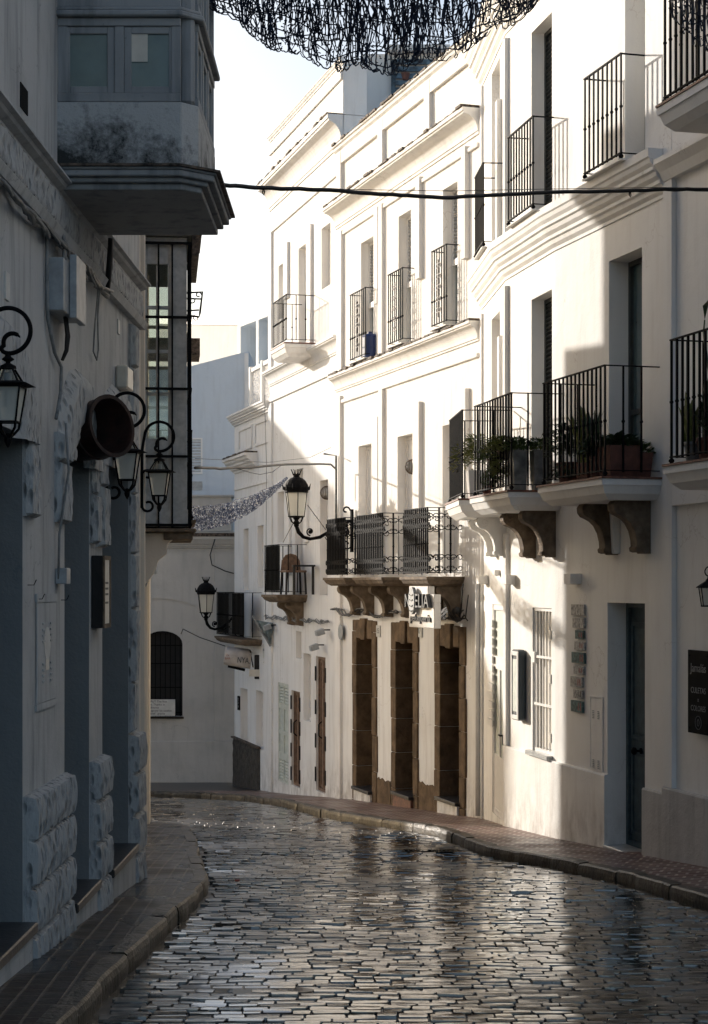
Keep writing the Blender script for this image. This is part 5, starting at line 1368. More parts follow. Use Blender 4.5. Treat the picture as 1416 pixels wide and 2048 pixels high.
cab('drain_pipe', 'white drain pipe at the corner of the curved house', [tuple(fA3.w(fA3.L-.02, .06, z)) for z in (H+.05, H-1, H-2, gz(23.1)+.02)], .035, 'white_paint', 8)
rw = random.Random(31)
mb = MB(fM.T)
for k in range(6):
    ph = rw.uniform(0, 6); a = fM.sz(805, 1200)[0]; b = fM.sz(672, 1200)[0]
    mb.tube([(a+(b-a)*i/26, .08+.02*math.sin(i*.9+ph), H-.46+.05*math.sin(i*.55+ph*.3)+.02*math.cos(i*1.3+ph)) for i in range(27)], .012, 5)
center(tag(mb.build('cable_bundle', 'cable', smooth=True), 'dark tangled cables under the left scrolled balconies', 'cables'))
mb = MB(fM.T)
for k in range(9):
    ph = rw.uniform(0, 6); a = fM.sz(948, 1200)[0]; b = fM.sz(886, 1200)[0]
    mb.tube([(a+(b-a)*i/14, .12+.04*math.sin(i*.9+ph), H-.42+.07*math.sin(i*.55+ph)+.03*math.cos(i*1.7+ph)+(.35 if i == 0 and k < 4 else 0)) for i in range(15)], .008, 4)
mb.ball((fM.sz(940, 1219)[0], .18, H-.36), .055)
center(tag(mb.build('cable_bundle', 'cable', smooth=True), 'messy cable tangle with black ball right of the shop sign', 'cables'))
mb = MB(fN.T)
for k in range(5):
    ph = rw.uniform(0, 6); a = fN.sz(664, 1240)[0]; b = fN.sz(535, 1240)[0]
    mb.tube([(a+(b-a)*i/40, .06+.02*math.sin(i*.9+ph), H-.66+.03*math.sin(i*.8+ph)+.02*math.cos(i*1.7+ph)) for i in range(41)], .009, 4)
center(tag(mb.build('cable_bundle', 'cable_grey', smooth=True), 'knotted pale cables across the house with brown doors', 'cables'))

# ------------------------------------------------------------------ light garlands over the street
def garland(label, fn, nh, nv, r, rb, seed, tinsel=0, frame=True):
    """fn(f,g)->point; g 0 top,1 bottom"""
    rg = random.Random(seed); c = fn(.5, 0); t = thing('light_garland', label, 'light garland', tuple(c), 0, 'light garlands strung over the street')
    mb = MB(); bb = MB()
    for j in range(nh):
        g = j/(nh-1); pts = []
        for i in range(41): f = i/40; pts.append(Vector(fn(f, min(1, max(0, g+.03*math.sin(i*.7+j*2.1)+rg.gauss(0, .008)))))+Vector((rg.gauss(0, r*1.5), rg.gauss(0, r*2), rg.gauss(0, r*1.5))))
        mb.tube(pts, r*1.1, 3)
    for i in range(nv):
        f = rg.random(); g0 = rg.uniform(0, .75); g1 = min(1.03, g0+rg.uniform(.15, .6)); df = rg.gauss(0, .022); pts = []; n = 9; am = rg.uniform(.0, .012); ph = rg.uniform(0, 6); fq = rg.uniform(2, 7)
        for k in range(n+1):
            g = g0+(g1-g0)*k/n
            pts.append(Vector(fn(min(1, max(0, f+df*k/n+am*math.sin(ph+fq*k/n)+rg.gauss(0, .0012))), g))+Vector((0, rg.gauss(0, r*3), 0)))
        if g1 > .9 and rg.random() < .5:
            f1 = f+df; w_ = rg.uniform(.012, .035); 
            for k in range(1, 8): pts.append(Vector(fn(min(1, max(0, f1+w_*k/7)), g1+.03*math.sin(k/7*math.pi)+rg.gauss(0, .004))))
        mb.tube(pts, r*rg.uniform(.7, 1.3), 3)
    for i in range(int(nv*2.2)):
        f = rg.random(); g = 1-rg.random()**1.4*1.0; p = Vector(fn(f, g)); d = Vector((rg.gauss(0, 1), rg.gauss(0, 1), rg.gauss(0, 1)-.4)).normalized()*rb*rg.uniform(1.5, 4)
        (bb if rg.random() < tinsel else mb).tube([p-d*.5, p+d*.5], [rb*.9, rb*.5], 4)
    mb.build('wire_net', 'garland_far' if tinsel else 'garland', t)
    if bb.v: tag(bb.build('bulbs', 'tinsel', t), kind='stuff')
    return t
def g1(f, g):
    u = 395+(1085-395)*f; vb = 128-130*((u-745)/330)**2+7*math.sin(u*.05); vt = -150
    Y = 12.2+1.0*f+.12*math.sin(g*3); return px(u, vt+(vb-vt)*g, Y)
garland('huge blue black light net sagging over the street at the top', g1, 15, 800, .0050, .0065, 1)
def g2(f, g):
    u = 1338+200*f; vb = 20+90*math.sin(min(1, f*1.1)*math.pi*.8); vt = -150
    return px(u, vt+(vb-vt)*g, 12.6+.4*f)
garland('piece of dark light net in the top right corner', g2, 9, 190, .0046, .0065, 2)
def g3(f, g):
    u = 330+(574-330)*f; vt = 1003-48*max(0, (u-440)/134)**1.7*1.0-0; vt = 1012-57*max(0, (u-380)/194)**2.2; th = 40*(1-f**3)+3+5*math.sin(min(1, (1-f)*1.2)*1.5)
    return px(u, vt+th*g, 19.6+8.0*f)
garland('silvery light net drooping from the glazed balcony to the crowned lamp', g3, 10, 560, .0052, .010, 3, .5)

# ------------------------------------------------------------------ signs and boxes on the right side
# shop sign with letters
s0, s1 = fM.sz(868, 1200, .50)[0], fM.sz(818, 1200, .50)[0]; s0, s1 = sorted((s0, s1)); z0, z1 = H-.60, H-.03
t = thing('shop_sign', 'white shop sign with dark letters and an oval swirl under the balcony', 'shop sign', tuple(fM.w((s0+s1)/2, .1, z0)))
mb = MB(fM.T); mb.box(s0, s1, .40, .50, z0, z0+.34); mb.box(s0+.25, s1, .40, .499, z0+.341, z1); mb.box(s0, s0+.249, .40, .50, z0+.3401, z0+.46); mb.box(s0+.72, s0+.78, .0, .399, z0+.1, z0+.14); mb.build('panel', 'white_paint', t, bevel=.008)
def fdir(fc, s, n, z):   # text plane facing the street; text runs towards the camera (reads left to right from the street)
    X = -fc.e; return Matrix(((X.x, 0, fc.n.x, 0), (X.y, 0, fc.n.y, 0), (0, 1, 0, 0), (0, 0, 0, 1))), fc.w(s, n, z)
def wtext(fc, s, n, z, txt, size, mat, parent, name='lettering', depth=.01, stretch=1., align='CENTER'):
    Rm, c = fdir(fc, s, n, z); mb = MB(); text_mb(mb, txt, size, Matrix.Translation(c) @ Rm, depth, 0, align, stretch); return mb.build(name, mat, parent)
W_ = s1-s0
wtext(fM, s1-.10, .535, z0+.36, 'N', .27, 'ink', t, depth=.03, stretch=1.05); wtext(fM, s0+W_*.33, .535, z0+.36, 'ELIA', .27, 'ink', t, depth=.03, stretch=1.12)
Rm, c = fdir(fM, s0+W_*.70, .54, z0+.37); mb = MB(Matrix.Translation(c) @ Rm @ Matrix.Diagonal((.95, 1.5, 1, 1))); mb.lathe([(.125, -.01), (.125, .035), (0, .035)], 28)
o = mb.build('oval_disc', 'grey_box', t)
mb = MB(Matrix.Translation(c) @ Rm)
for k, zz in enumerate((.10, .03, -.05, -.12)): mb.tube([(x*.07*(1-k*.08), zz-.02*(1-x*x)-.012, .04) for x in (-1, -.6, -.2, .2, .6, 1)], .006, 4)
mb.build('swirl', 'ink', t)
wtext(fM, s0+W_*.5, .512, z0+.13, 'peluquería', .145, 'ink', t, depth=.01, stretch=1.35)
wtext(fM, fM.sz(757, 1262)[0], .06, H-.66, '15', .11, 'ink', None) if False else None
for (u, v, txt, lab) in ((758, 1262, '15', 'small white house number plate by the first stone doorway'), (841, 1262, '17', 'small white house number plate under the shop sign')):
    s_, z_ = fM.sz(u, v); t = thing('number_plate', lab, 'house number', tuple(fM.w(s_, 0, z_)))
    mb = MB(fM.T); mb.box(s_-.10, s_+.10, .002, .02, z_-.09, z_+.09); mb.build('plate', 'paper', t); wtext(fM, s_, .0215, z_, txt, .12, 'ink', t, depth=.002)
# nine small tile plaques
tn = [('wide grey plaque, topmost of the column of nine', .34, .115, 'paper', 0), ('split white plaque, second from the top of the nine', .31, .105, 'paper', 1), ('small blue and pink plaque, third of the nine', .22, .09, 'teal', 2), ('white plaque with orange marks, fourth of the nine', .26, .09, 'paper', 2), ('wide teal plaque in the middle of the nine', .34, .115, 'teal', 3),
      ('narrow white plaque with red and dark marks, sixth of the nine', .26, .09, 'paper', 2), ('white plaque with dark cracked corner, seventh of the nine', .31, .11, 'paper', 3), ('small white plaque with two dark ovals, eighth of the nine', .24, .09, 'paper', 4), ('teal plaque with red mark, lowest of the nine', .31, .12, 'teal', 2)]
M['teal'] = simple('weathered_teal_paint', (.12, .22, .22), .7, 0, .6, 30, .003)
M['peel'] = simple('weathered_white_tile', (.62, .60, .56), .7, 0, .5, 30, .003)
nearS = fA1.sz(1166, 1250, .03)[0]; vz = H+(V0-1210)/FPX*18.3; z = H-.215
nearS0 = nearS; rp = random.Random(4)
for lab, w_, h_, mt, dec in tn:
    nearS = nearS0+rp.uniform(-.03, .04)
    t = thing('wall_plaque', lab, 'plaque', tuple(fA1.w(nearS+w_/2, 0, z-h_)), 0, 'column of nine painted plaques')
    mb = MB(fA1.T)
    if dec == 1: mb.box(nearS, nearS+w_*.38, .006, .030, z-h_, z); mb.box(nearS+w_*.41, nearS+w_, .006, .030, z-h_, z)
    else: mb.box(nearS, nearS+w_, .006, .030, z-h_, z)
    mb.box(nearS+.02, nearS+w_-.02, .001, .0055, z-h_+.01, z-.01)
    mb.build('board', 'peel' if mt == 'paper' else mt, t, bevel=.003)
    if dec in (2, 3, 4):
        for k in range(2): mb = MB(fA1.T); x = nearS+.035+k*.055; mb.box(x, x+.022, .0302, .0315, z-h_+.02, z-.02); mb.build('painted_mark', 'ink' if dec == 4 else 'ink_red', t)
    z -= h_+.026
# column of twelve white plaques on the far corner
s_ = fA3.sz(984, 1300, .03)[0]; z = fA3.sz(975, 1238)[1]; zend = fA3.sz(975, 1450)[1]; hh = (z-zend)/12
ordn = ['topmost', 'second', 'third', 'fourth', 'fifth', 'sixth', 'seventh', 'eighth', 'ninth', 'tenth', 'eleventh', 'lowest']
for k in range(12):
    t = thing('corner_plaque', 'sunlit white plaque, %s of twelve beside the pale door' % ordn[k], 'plaque', tuple(fA3.w(s_+.2, 0, z-hh)), 0, 'column of twelve white plaques')
    mb = MB(fA3.T); mb.box(s_, s_+.40+.05*((k*7) % 3-1), .008, .030, z-hh+.03, z); mb.build('board', 'white_paint', t, bevel=.003)
    mb = MB(fA3.T); mb.box(s_+.02, s_+.38, .0015, .0075, z-hh+.04, z-.01); mb.build('backing', 'stone_brown', t); z -= hh
# menu case
a, z1 = fA2.sz(1037, 1300, .10); b, _ = fA2.sz(1022, 1300, .10); a, b = sorted((a, b)); z0 = fA2.sz(1030, 1440, .1)[1]
t = thing('menu_display_case', 'navy and white display case with rounded top beside the barred window', 'display case', tuple(fA2.w((a+b)/2, 0, z0)))
def rr_(s0, s1, z0, z1, r):
    p = [(s0, z0+r*.3), (s0+r*.3, z0), (s1-r*.3, z0), (s1, z0+r*.3)]
    p += [(s1-r+r*math.cos(R(q)), z1-r+r*math.sin(R(q))) for q in range(0, 91, 15)]+[(s0+r-r*math.cos(R(q)), z1-r+r*math.sin(R(q))) for q in range(90, -1, -15)]; return p
mb = MB(fA2.T); mb.prism(rr_(a, b, z0, z1, .07), .015, .095, 'y'); mb.build('case', 'navy', t, bevel=.004)
mb = MB(fA2.T); w = .05; P = rr_(a+.002, b-.002, z0+.002, z1-.002, .07)
frame_mb(mb, a+.004, b-.004, z0+.01, z1-.02, .108, .05, .0125); mb.build('front_frame', 'white_paint', t, bevel=.004)
mb = MB(fA2.T); mb.box(a+.055, b-.055, .0955, .098, z0+.10, z1-.11); mb.build('pane', 'door_pale', t)
# sconces
def sconce(label, fc, u, v, w_=.14, dep=.11, h_=.11):
    s_, z_ = fc.sz(u, v); t = thing('wall_sconce', label, 'wall light', tuple(fc.w(s_, 0, z_-h_)), 0, 'white box lights on the curved house')
    mb = MB(fc.T); mb.box(s_-w_/2, s_+w_/2, .003, dep, z_-h_, z_); mb.build('case', 'white_paint', t, bevel=.003)
    mb = MB(fc.T); mb.box(s_-w_/2+.02, s_+w_/2-.02, .02, dep-.02, z_-h_-.006, z_-h_-.001); mb.build('diffuser', 'paper', t); return t
sconce('white box light above the column of nine plaques', fA1, 1157, 1147, .18, .13)
sconce('white box light above the pale door', fA2, 1028, 1150, .16, .12); sconce('white box light at the far corner by the drain pipe', fA3, 974, 1151, .3, .12)
t = sconce('tiny round sensor between the two corner lights', fA3, 1000, 1140, .06, .07, .07)
# service cupboards
def svc(label, fc, u0, u1, v0, v1, nn=.002, group=None):
    a, zt_ = fc.sz(u0, v0); _, zb_ = fc.sz(u0, v1); b, _ = fc.sz(u1, v0); a, b = sorted((a, b)); c = (a+b)/2
    t = thing('meter_cupboard', label, 'meter cupboard', tuple(fc.w(c, nn, zb_)), 0, group)
    mb = MB(fc.T); frame_mb(mb, a, b, zb_, zt_, nn+.010, .02, .008); mb.box(a+.024, b-.024, nn, nn+.006, zb_+.024, zt_-.024); mb.build('door', 'white_warm', t, bevel=.002)
    mb = MB(fc.T)
    for sx in (-.06, .07):
        for zz in (zt_-.16, zb_+.10):
            for k in range(5): mb.box(c+sx-.02, c+sx+.02, nn+.0065, nn+.013, zz-k*.018, zz-k*.018+.008)
    mb.build('vent_slots', 'grey_box', t); return t
svc('white meter cupboard set in the wall left of the grey blue door', fA1, 1181, 1207, 1390, 1538, .002)
# chalkboard
a = fR.sy(13.95, Tk); b = fR.sz(1375, 1300, Tk+.03)[0]; z1 = H+(V0-1300)/FPX*15.7; z0 = H+(V0-1468)/FPX*15.6
a = b-.42
t = thing('chalkboard', 'tall black chalkboard with faint chalk writing on the right edge wall', 'chalkboard', tuple(fR.w(b, Tk, z0)))
mb = MB(fR.T); mb.box(a, b, Tk+.004, Tk+.028, z0, z1); mb.build('board', 'slateboard', t, bevel=.004)
mb = MB(fR.T)
for x in (a+.04, b-.04):
    for z in (z0+.05, z1-.05): mb.lathe([(.008, -.008), (.008, .008)], 8, (x, Tk+.03, z))
mb.build('bolt', 'iron', t)
for z, tx, sz_ in ((z1-.16, 'Jamalás', .11), (z1-.36, 'CULETAS', .075), (z1-.44, 'x', .06), (z1-.52, 'COLORES', .07)): wtext(fR, (a+b)/2, Tk+.029, z, tx, sz_, 'chalk', t, 'chalk_writing', .0006, .95)
Rm, c = fdir(fR, (a+b)/2, Tk+.029, z0+.10); mb = MB(Matrix.Translation(c) @ Rm); mb.tube([(.06*math.cos(i*.35), .06*math.sin(i*.35), 0) for i in range(18)], .0018, 4, closed=True); mb.tube([(.02*math.cos(i*.7), .03*math.sin(i*.7), 0) for i in range(9)], .0018, 4, closed=True); mb.build('chalk_emblem', 'chalk', t)
# notice in the far barred window
t = thing('notice_board', 'white handwritten notice hung on the bars of the far arched window', 'notice', px(330, 1432, 39.75))
x0 = (262-U0)/FPX*39.72; x1 = (350-U0)/FPX*39.72; zt_ = H+(V0-1399)/FPX*39.72; zb_ = H+(V0-1432)/FPX*39.72
mb = MB(); mb.box(x0, x1, 39.74, 39.755, zb_, zt_); mb.build('board', 'paper', t)
for k, tx in enumerate(('Do not PUT The feet', 'or wait. Thanks in', 'advance', 'Por favor no apoyar los zapatos', 'en la pared   gracias')):
    mb = MB(); text_mb(mb, tx, .068, Matrix.Translation(((x0+x1)/2+.02, 39.738, zt_-.05-k*.068)) @ Matrix.Rotation(R(90), 4, 'X'), .001, 0, 'CENTER', 1.0 if k < 3 else .92); mb.build('handwriting', 'ink', t)
# awning sign, grey-green parasol cloth and hanging fish sign beyond
YA = 36.2
t = thing('awning_sign', 'crumpled white cloth awning with dark letters below the screened balcony', 'awning', px(480, 1340, YA))
mb = MB(); n = 12; vs = []
for i in range(n+1):
    f = i/n; sgx = .012*math.sin(i*1.3)
    for (u, v, dy) in ((452+46*f, 1292+6*f, .35), (450+55*f, 1300+5*f, .05), (449+53*f, 1308+6*f, 0), (447+54*f, 1322+8*f, -.02), (447+53*f, 1329+9*f, 0.0)): 
        p = Vector(px(u, v, YA+dy)); vs.append((p.x, p.y+sgx, p.z))
fs = [(i*5+j, i*5+j+1, i*5+6+j, i*5+5+j) for i in range(n) for j in range(4)]
mb.add(vs, fs); o = mb.build('cloth', 'awning', t, smooth=True); so = o.modifiers.new('thick', 'SOLIDIFY'); so.thickness = .012
def ctext(u, v, Y, txt, size, mat, parent, st=1., rot=0):
    mb = MB(); text_mb(mb, txt, size, Matrix.Translation(px(u, v, Y)) @ Matrix.Rotation(rot, 4, 'Y') @ Matrix.Rotation(R(90), 4, 'X'), .003, 0, 'CENTER', st); return mb.build('lettering', mat, parent)
ctext(486, 1321, YA-.06, 'NYA', .17, 'ink', t, .7, R(5)); ctext(499, 1326, YA-.06, 'se', .05, 'ink', t, .8); ctext(456, 1311, YA-.05, 'DE', .05, 'ink_red', t); ctext(455, 1317, YA-.05, 'BAR', .06, 'ink_red', t)
mb = MB(); mb.tube([px(456, 1332, YA+.1), px(490, 1340, YA+.1)], .03, 6); mb.tube([px(500, 1300, YA), px(506, 1334, YA+.4)], .012, 6); mb.build('awning_arm', 'iron', t)
t = thing('hanging_sign', 'small brown hanging box sign with pale label below the awning', 'sign', px(518, 1358, 36.1))
mb = MB(); a = px(509, 1358, 36.1); b = px(526, 1310, 36.1); mb.box(a[0], b[0], 36.05, 36.15, a[2], b[2]); mb.build('board', 'wood_dark', t, bevel=.01)
mb = MB(); a = px(510, 1353, 36.04); b = px(525, 1339, 36.04); mb.box(a[0]-.12, b[0], 36.03, 36.049, a[2], b[2]); mb.build('label_panel', 'pvc', t)
t = thing('fish_sign', 'white fish shaped hanging sign beside the grey awning cloth', 'sign', px(530, 1318, 35.6))
mb = MB(); c = px(530, 1302, 35.6); P = [(c[0]+.05*math.sin(a)*(1 if a < math.pi else 1.1), c[2]+.17*math.cos(a)) for a in [i*math.pi/9 for i in range(18)]]
mb.prism(P, 35.59, 35.61, 'y'); mb.prism([(c[0], c[2]-.15), (c[0]+.05, c[2]-.24), (c[0]-.04, c[2]-.24)], 35.592, 35.608, 'y'); mb.build('board', 'paper', t)
ctext(530, 1300, 35.585, 'BAR', .055, 'ink', t, .8)
t = thing('folded_awning', 'grey green triangular awning cloth hanging off a slanted pole', 'awning', px(535, 1285, 34.6))
mb = MB(); A_, B_, C_ = Vector(px(510, 1240, 34.9)), Vector(px(547, 1246, 34.6)), Vector(px(541, 1290, 34.7)); n = 8; vs = []
for i in range(n+1):
    for j in range(n+1):
        p = A_.lerp(B_, i/n).lerp(C_, j/n); p.y += .05*math.sin(i*1.4+j*.8); vs.append(tuple(p))
mb.add(vs, [(i*(n+1)+j, i*(n+1)+j+1, (i+1)*(n+1)+j+1, (i+1)*(n+1)+j) for i in range(n) for j in range(n)]); o = mb.build('cloth', 'parasol', t, smooth=True); o.modifiers.new('thick', 'SOLIDIFY').thickness = .01
mb = MB(); mb.tube([px(505, 1232, 34.85), px(541, 1292, 34.65)], .025, 6); mb.build('pole', 'zinc', t)
s_, z_ = fO.sz(479, 1390); t = thing('number_sign', 'narrow black upright sign with pale characters at the bend', 'sign', tuple(fO.w(s_, 0, z_-.3)))
mb = MB(fO.T); zz1 = fO.sz(479, 1392)[1]; zz0 = fO.sz(479, 1420)[1]; mb.box(s_-.09, s_+.09, .002, .03, zz0, zz1); mb.build('board', 'slateboard', t)
wtext(fO, s_, .031, (zz0+zz1)/2, '2\n5\n9', .08, 'paper', t, depth=.002)
# floodlight pieces
for (fc, u, v, lab) in ((fN, 552, 1252, 'small grey floodlight left of the carved bracket'), (fN, 660, 1262, 'grey floodlight right of the niche, upper of two'), (fN, 648, 1292, 'grey floodlight above the tall brown door, lower of two')):
    s_, z_ = fc.sz(u, v); t = thing('floodlight', lab, 'floodlight', tuple(fc.w(s_, 0, z_)), 0, 'small floodlights on the brown door house')
    mb = MB(fc.T); mb.tube([(s_, 0, z_+.02), (s_, .10, z_+.02), (s_+.0, .13, z_)], .012, 5); mb.build('arm', 'iron', t)
    mb = MB(fc.T); mb.prism([(.10, z_-.05), (.24, z_-.09), (.26, z_+.0), (.13, z_+.05)], s_-.08, s_+.08, 'x'); mb.build('head', 'grey_box', t, bevel=.006)
for (u, v) in ((595, 1250), (608, 1256)):
    pass
# round cane lamps in window recesses
for fc, h, n_, dz, lab, rr_2 in ((fM, lo[1], -.09, 1.62, 'round woven lamp hanging in the middle scrolled balcony doorway', .11), (fN, nl[0], -.07, 1.4, 'round woven lamp hanging in the window by the crowned lamp', .12)):
    s_ = h[1]-.16 if fc is fM else h[0]+.25; z_ = fc.sz(817, 934)[1] if fc is fM else fc.sz(650, 986)[1]
    if fc is fM: s_ = fc.sz(820, 934, .0)[0]
    else: s_ = fc.sz(652, 986, 0)[0]
    t = thing('woven_lamp', lab, 'lamp', tuple(fc.w(s_, .0, z_-.12)), 0, 'round woven lamps')
    mb = MB(fc.T); mb.ball((s_, n_+.05, z_), rr_2*.93, 12); mb.build('shade', 'paper', t, smooth=True)
    mb = MB(fc.T)
    for k in range(12): a = math.pi*k/12; mb.tube([(s_+rr_2*math.sin(q)*math.cos(a), n_+.05+rr_2*math.sin(q)*math.sin(a), z_+rr_2*math.cos(q)) for q in [i*math.pi/8 for i in range(17)]], .006, 3)
    mb.tube([(s_, n_+.05, z_+rr_2), (s_, n_+.05, z_+rr_2+.25)], .004, 4); mb.build('cane_ribs', 'wicker', t)
# blue container on the upper grille balcony
s_ = fM.sz(738, 700, .08)[0]; t = thing('water_drum', 'bright blue plastic drum on the upper balcony of the middle house', 'drum', tuple(fM.w(s_, .06, H+3.57)), 0)
mb = MB(); mb.lathe([(.10, 0), (.12, .02), (.12, .15), (.126, .16), (.12, .17), (.12, .32), (.126, .33), (.11, .36), (.04, .38), (.04, .41), (0, .41)], 16); mb.build('drum', 'blue_plastic', t, local=True)
# chair and table on the screened balcony of the tall house
p_ = fN.w(fN.sz(590, 1190, .25)[0], .28, H-.19)
t = thing('balcony_chair', 'brown wooden chair on the screened balcony left of the big lamp', 'chair', tuple(p_), .3)
mb = MB(); mb.box(-.2, .2, -.2, .2, .40, .44); mb.build('seat', 'wood', t, local=True, bevel=.01)
mb = MB(); mb.prism([(-.19, .44), (.19, .44), (.17, .62), (.10, .72), (0, .75), (-.10, .72), (-.17, .62)], .17, .2, 'y'); mb.build('backrest', 'wood', t, local=True, bevel=.008)
for x in (-.17, .17):
    for y in (-.17, .17): mb = MB(); mb.tube([(x, y, .40), (x*1.1, y*1.1, 0)], .02, 6); mb.build('leg', 'wood_dark', t, local=True)
p_ = fN.w(fN.sz(606, 1190, .25)[0], .24, H-.19)
t = thing('balcony_table', 'small dark table beside the brown balcony chair', 'table', tuple(p_), .1)
mb = MB(); mb.box(-.2, .2, -.17, .17, .5, .53); mb.build('tabletop', 'wood_dark', t, local=True)
for x in (-.17, .17):
    for y in (-.14, .14): mb = MB(); mb.tube([(x, y, .50), (x, y, 0)], .015, 5); mb.build('leg', 'wood_dark', t, local=True)

# ------------------------------------------------------------------ plants
def leafq(mb, p, d, l, w, up=None, m=0, bend=.25):
    d = d.normalized(); s_ = d.cross(Vector((0, 0, 1)));
    if s_.length < .1: s_ = Vector((1, 0, 0))
    s_.normalize(); nrm = s_.cross(d)
    mid = p+d*l*.5+nrm*l*bend*.3; tip = p+d*l-nrm*l*bend*.3
    mb.add([p, mid+s_*w*.5, tip, mid-s_*w*.5, ], [(0, 1, 2, 3)], m)
def bushy(mb, c, rx, rz, n, l, w, rg, drop=0):
    for i in range(int(n*1.7)):
        a = rg.uniform(0, 6.283); e = rg.uniform(-.3, 1.4); r = rg.random()**.5
        p = Vector(c)+Vector((math.cos(a)*rx*r*math.cos(e), math.sin(a)*rx*r*math.cos(e), rz*r*math.sin(e)))
        d = Vector((math.cos(a), math.sin(a), rg.uniform(-.2, 1.1)-drop)); leafq(mb, p, d, l*rg.uniform(.6, 1.3), w*rg.uniform(.6, 1.2))
def sword(mb, c, n, h, rg, w=.035, lean=.3):
    for i in range(n):
        a = rg.uniform(0, 6.283); ln = rg.uniform(.05, lean); hh = h*rg.uniform(.55, 1.1); p = Vector(c)+Vector((rg.uniform(-.05, .05), rg.uniform(-.05, .05), 0)); dx = Vector((math.cos(a), math.sin(a), 0)); sd = Vector((-dx.y, dx.x, 0)); vs = []
        for k in range(6):
            f = k/5; ww = w*(.6+.7*math.sin(f*2.4))*(1-f**4)*.5+.001; q = p+dx*ln*hh*f*f+Vector((0, 0, hh*f)); tw = sd*ww; vs += [q-tw, q+dx*ww*.35, q+tw]
        mb.add(vs, [(k*3+j, k*3+j+1, k*3+4+j, k*3+3+j) for k in range(5) for j in range(2)])
def potlathe(mb, r, h, seg=14): mb.lathe([(r*.7, 0), (r*.9, h*.8), (r*.95, h*.82), (r*1.02, h*.83), (r*1.02, h), (r*.9, h), (r*.88, h*.9), (0, h*.9)], seg)
def potplant(label, fc, s_, n_, z_, r, h, mat, kind, seed, group='potted plants on the lower balconies', sq=False, **k):
    t = thing('potted_plant', label, 'potted plant', tuple(fc.w(s_, n_, z_)), math.atan2(fc.e.y, fc.e.x), group); rg = random.Random(seed)
    mb = MB()
    if sq: mb.lathe([(r*1.1, 0), (r*1.414, h), (r*1.3, h), (r*1.25, h*.93), (0, h*.93)], 4, rot=R(45))
    else: potlathe(mb, r, h)
    mb.build('pot', mat, t, local=True, bevel=.004)
    mb = MB()
    kind(mb, rg, h); mb.build('foliage', k.get('leaf', 'leaf'), t, local=True)
    return t
fc, a, b, p = LB[0]; zf = H+1.008   # B1 (nearest)
potplant('big square terracotta pot of low green leaves near the right balcony corner', fc, a+.19, p-.22, zf, .17, .30, 'terracotta', lambda mb, rg, h: bushy(mb, (0, 0, h), .20, .10, 240, .07, .05, rg), 1, sq=True, leaf='leaf_dark')
potplant('small square pot of leaves against the wall on the right balcony', fc, a+.16, .13, zf, .10, .24, 'terracotta', lambda mb, rg, h: bushy(mb, (0, 0, h), .13, .09, 130, .06, .045, rg), 2, sq=True, leaf='leaf')
potplant('terracotta trough of sword leaved plants in the right balcony middle', fc, a+.66, p-.16, zf, .13, .17, 'terracotta', lambda mb, rg, h: sword(mb, (0, 0, h), 26, .52, rg, .045, .3), 3, sq=True, leaf='leaf_dark')
potplant('clump of tall sword leaves between two pots on the right balcony', fc, a+.92, p-.18, zf, .10, .16, 'terracotta', lambda mb, rg, h: sword(mb, (0, 0, h), 22, .58, rg, .045, .35), 4, leaf='leaf_yellow')
potplant('trailing leafy pot behind the railing corner of the right balcony', fc, a+.43, p-.11, zf, .09, .22, 'terracotta', lambda mb, rg, h: bushy(mb, (0, 0, h+.06), .17, .16, 200, .07, .05, rg, .4), 5, leaf='leaf_dark')
potplant('dark bushy pot at the far end of the right balcony', fc, b-.22, p-.18, zf, .13, .22, 'terracotta', lambda mb, rg, h: (bushy(mb, (0, 0, h+.12), .22, .28, 330, .07, .04, rg), bushy(mb, (0, 0, h-.1), .2, .1, 120, .07, .04, rg, .8)), 6, leaf='leaf_dark')
fc, a, b, p = LB[1]
for off, seed, lab in ((.14, 11, 'tall grey planter with succulents, nearer of two on the middle balcony'), (.14, 12, 'tall grey planter beside the wall on the middle balcony')):
    n_ = p-.12 if seed == 11 else p-.35
    potplant(lab, fc, a+off, n_, zf, .085, .44, 'zinc', lambda mb, rg, h: (bushy(mb, (0, 0, h+.01), .15, .12, 150, .07, .035, rg), [mb.tube([(rg.uniform(-.05, .05), rg.uniform(-.05, .05), h), (rg.uniform(-.08, .08), rg.uniform(-.08, .08), h+rg.uniform(.2, .38))], .0025, 3) for _ in range(2)]), seed, sq=True)
potplant('spilling succulent basket on the middle balcony railing', fc, a+.48, p-.06, zf+.36, .08, .10, 'tile_edge', lambda mb, rg, h: (bushy(mb, (0, 0, h), .22, .14, 260, .075, .035, rg), bushy(mb, (.05, 0, h-.22), .16, .2, 200, .07, .03, rg, .6)), 13, leaf='leaf_yellow')
potplant('small succulent basket further along the middle balcony railing', fc, a+.92, p-.06, zf+.30, .08, .10, 'tile_edge', lambda mb, rg, h: (bushy(mb, (0, 0, h), .18, .13, 180, .07, .035, rg), bushy(mb, (-.05, 0, h-.25), .12, .2, 110, .06, .03, rg, .8)), 14, leaf='leaf')
potplant('tiny spiky pot at the foot of the middle balcony railing', fc, b-.22, p-.08, zf, .06, .12, 'terracotta', lambda mb, rg, h: sword(mb, (0, 0, h), 18, .16, rg, .02, .8), 15, leaf='leaf_dark')
fc, a, b, p = LB[2]
potplant('bright green bush in a white box on the farthest low balcony', fc, a+.18, p-.20, zf, .125, .34, 'white_paint', lambda mb, rg, h: (bushy(mb, (0, 0, h+.15), .2, .28, 340, .07, .035, rg), bushy(mb, (.25, .12, h+.1), .16, .28, 110, .08, .03, rg, .4)), 16, sq=True, leaf='leaf_yellow')
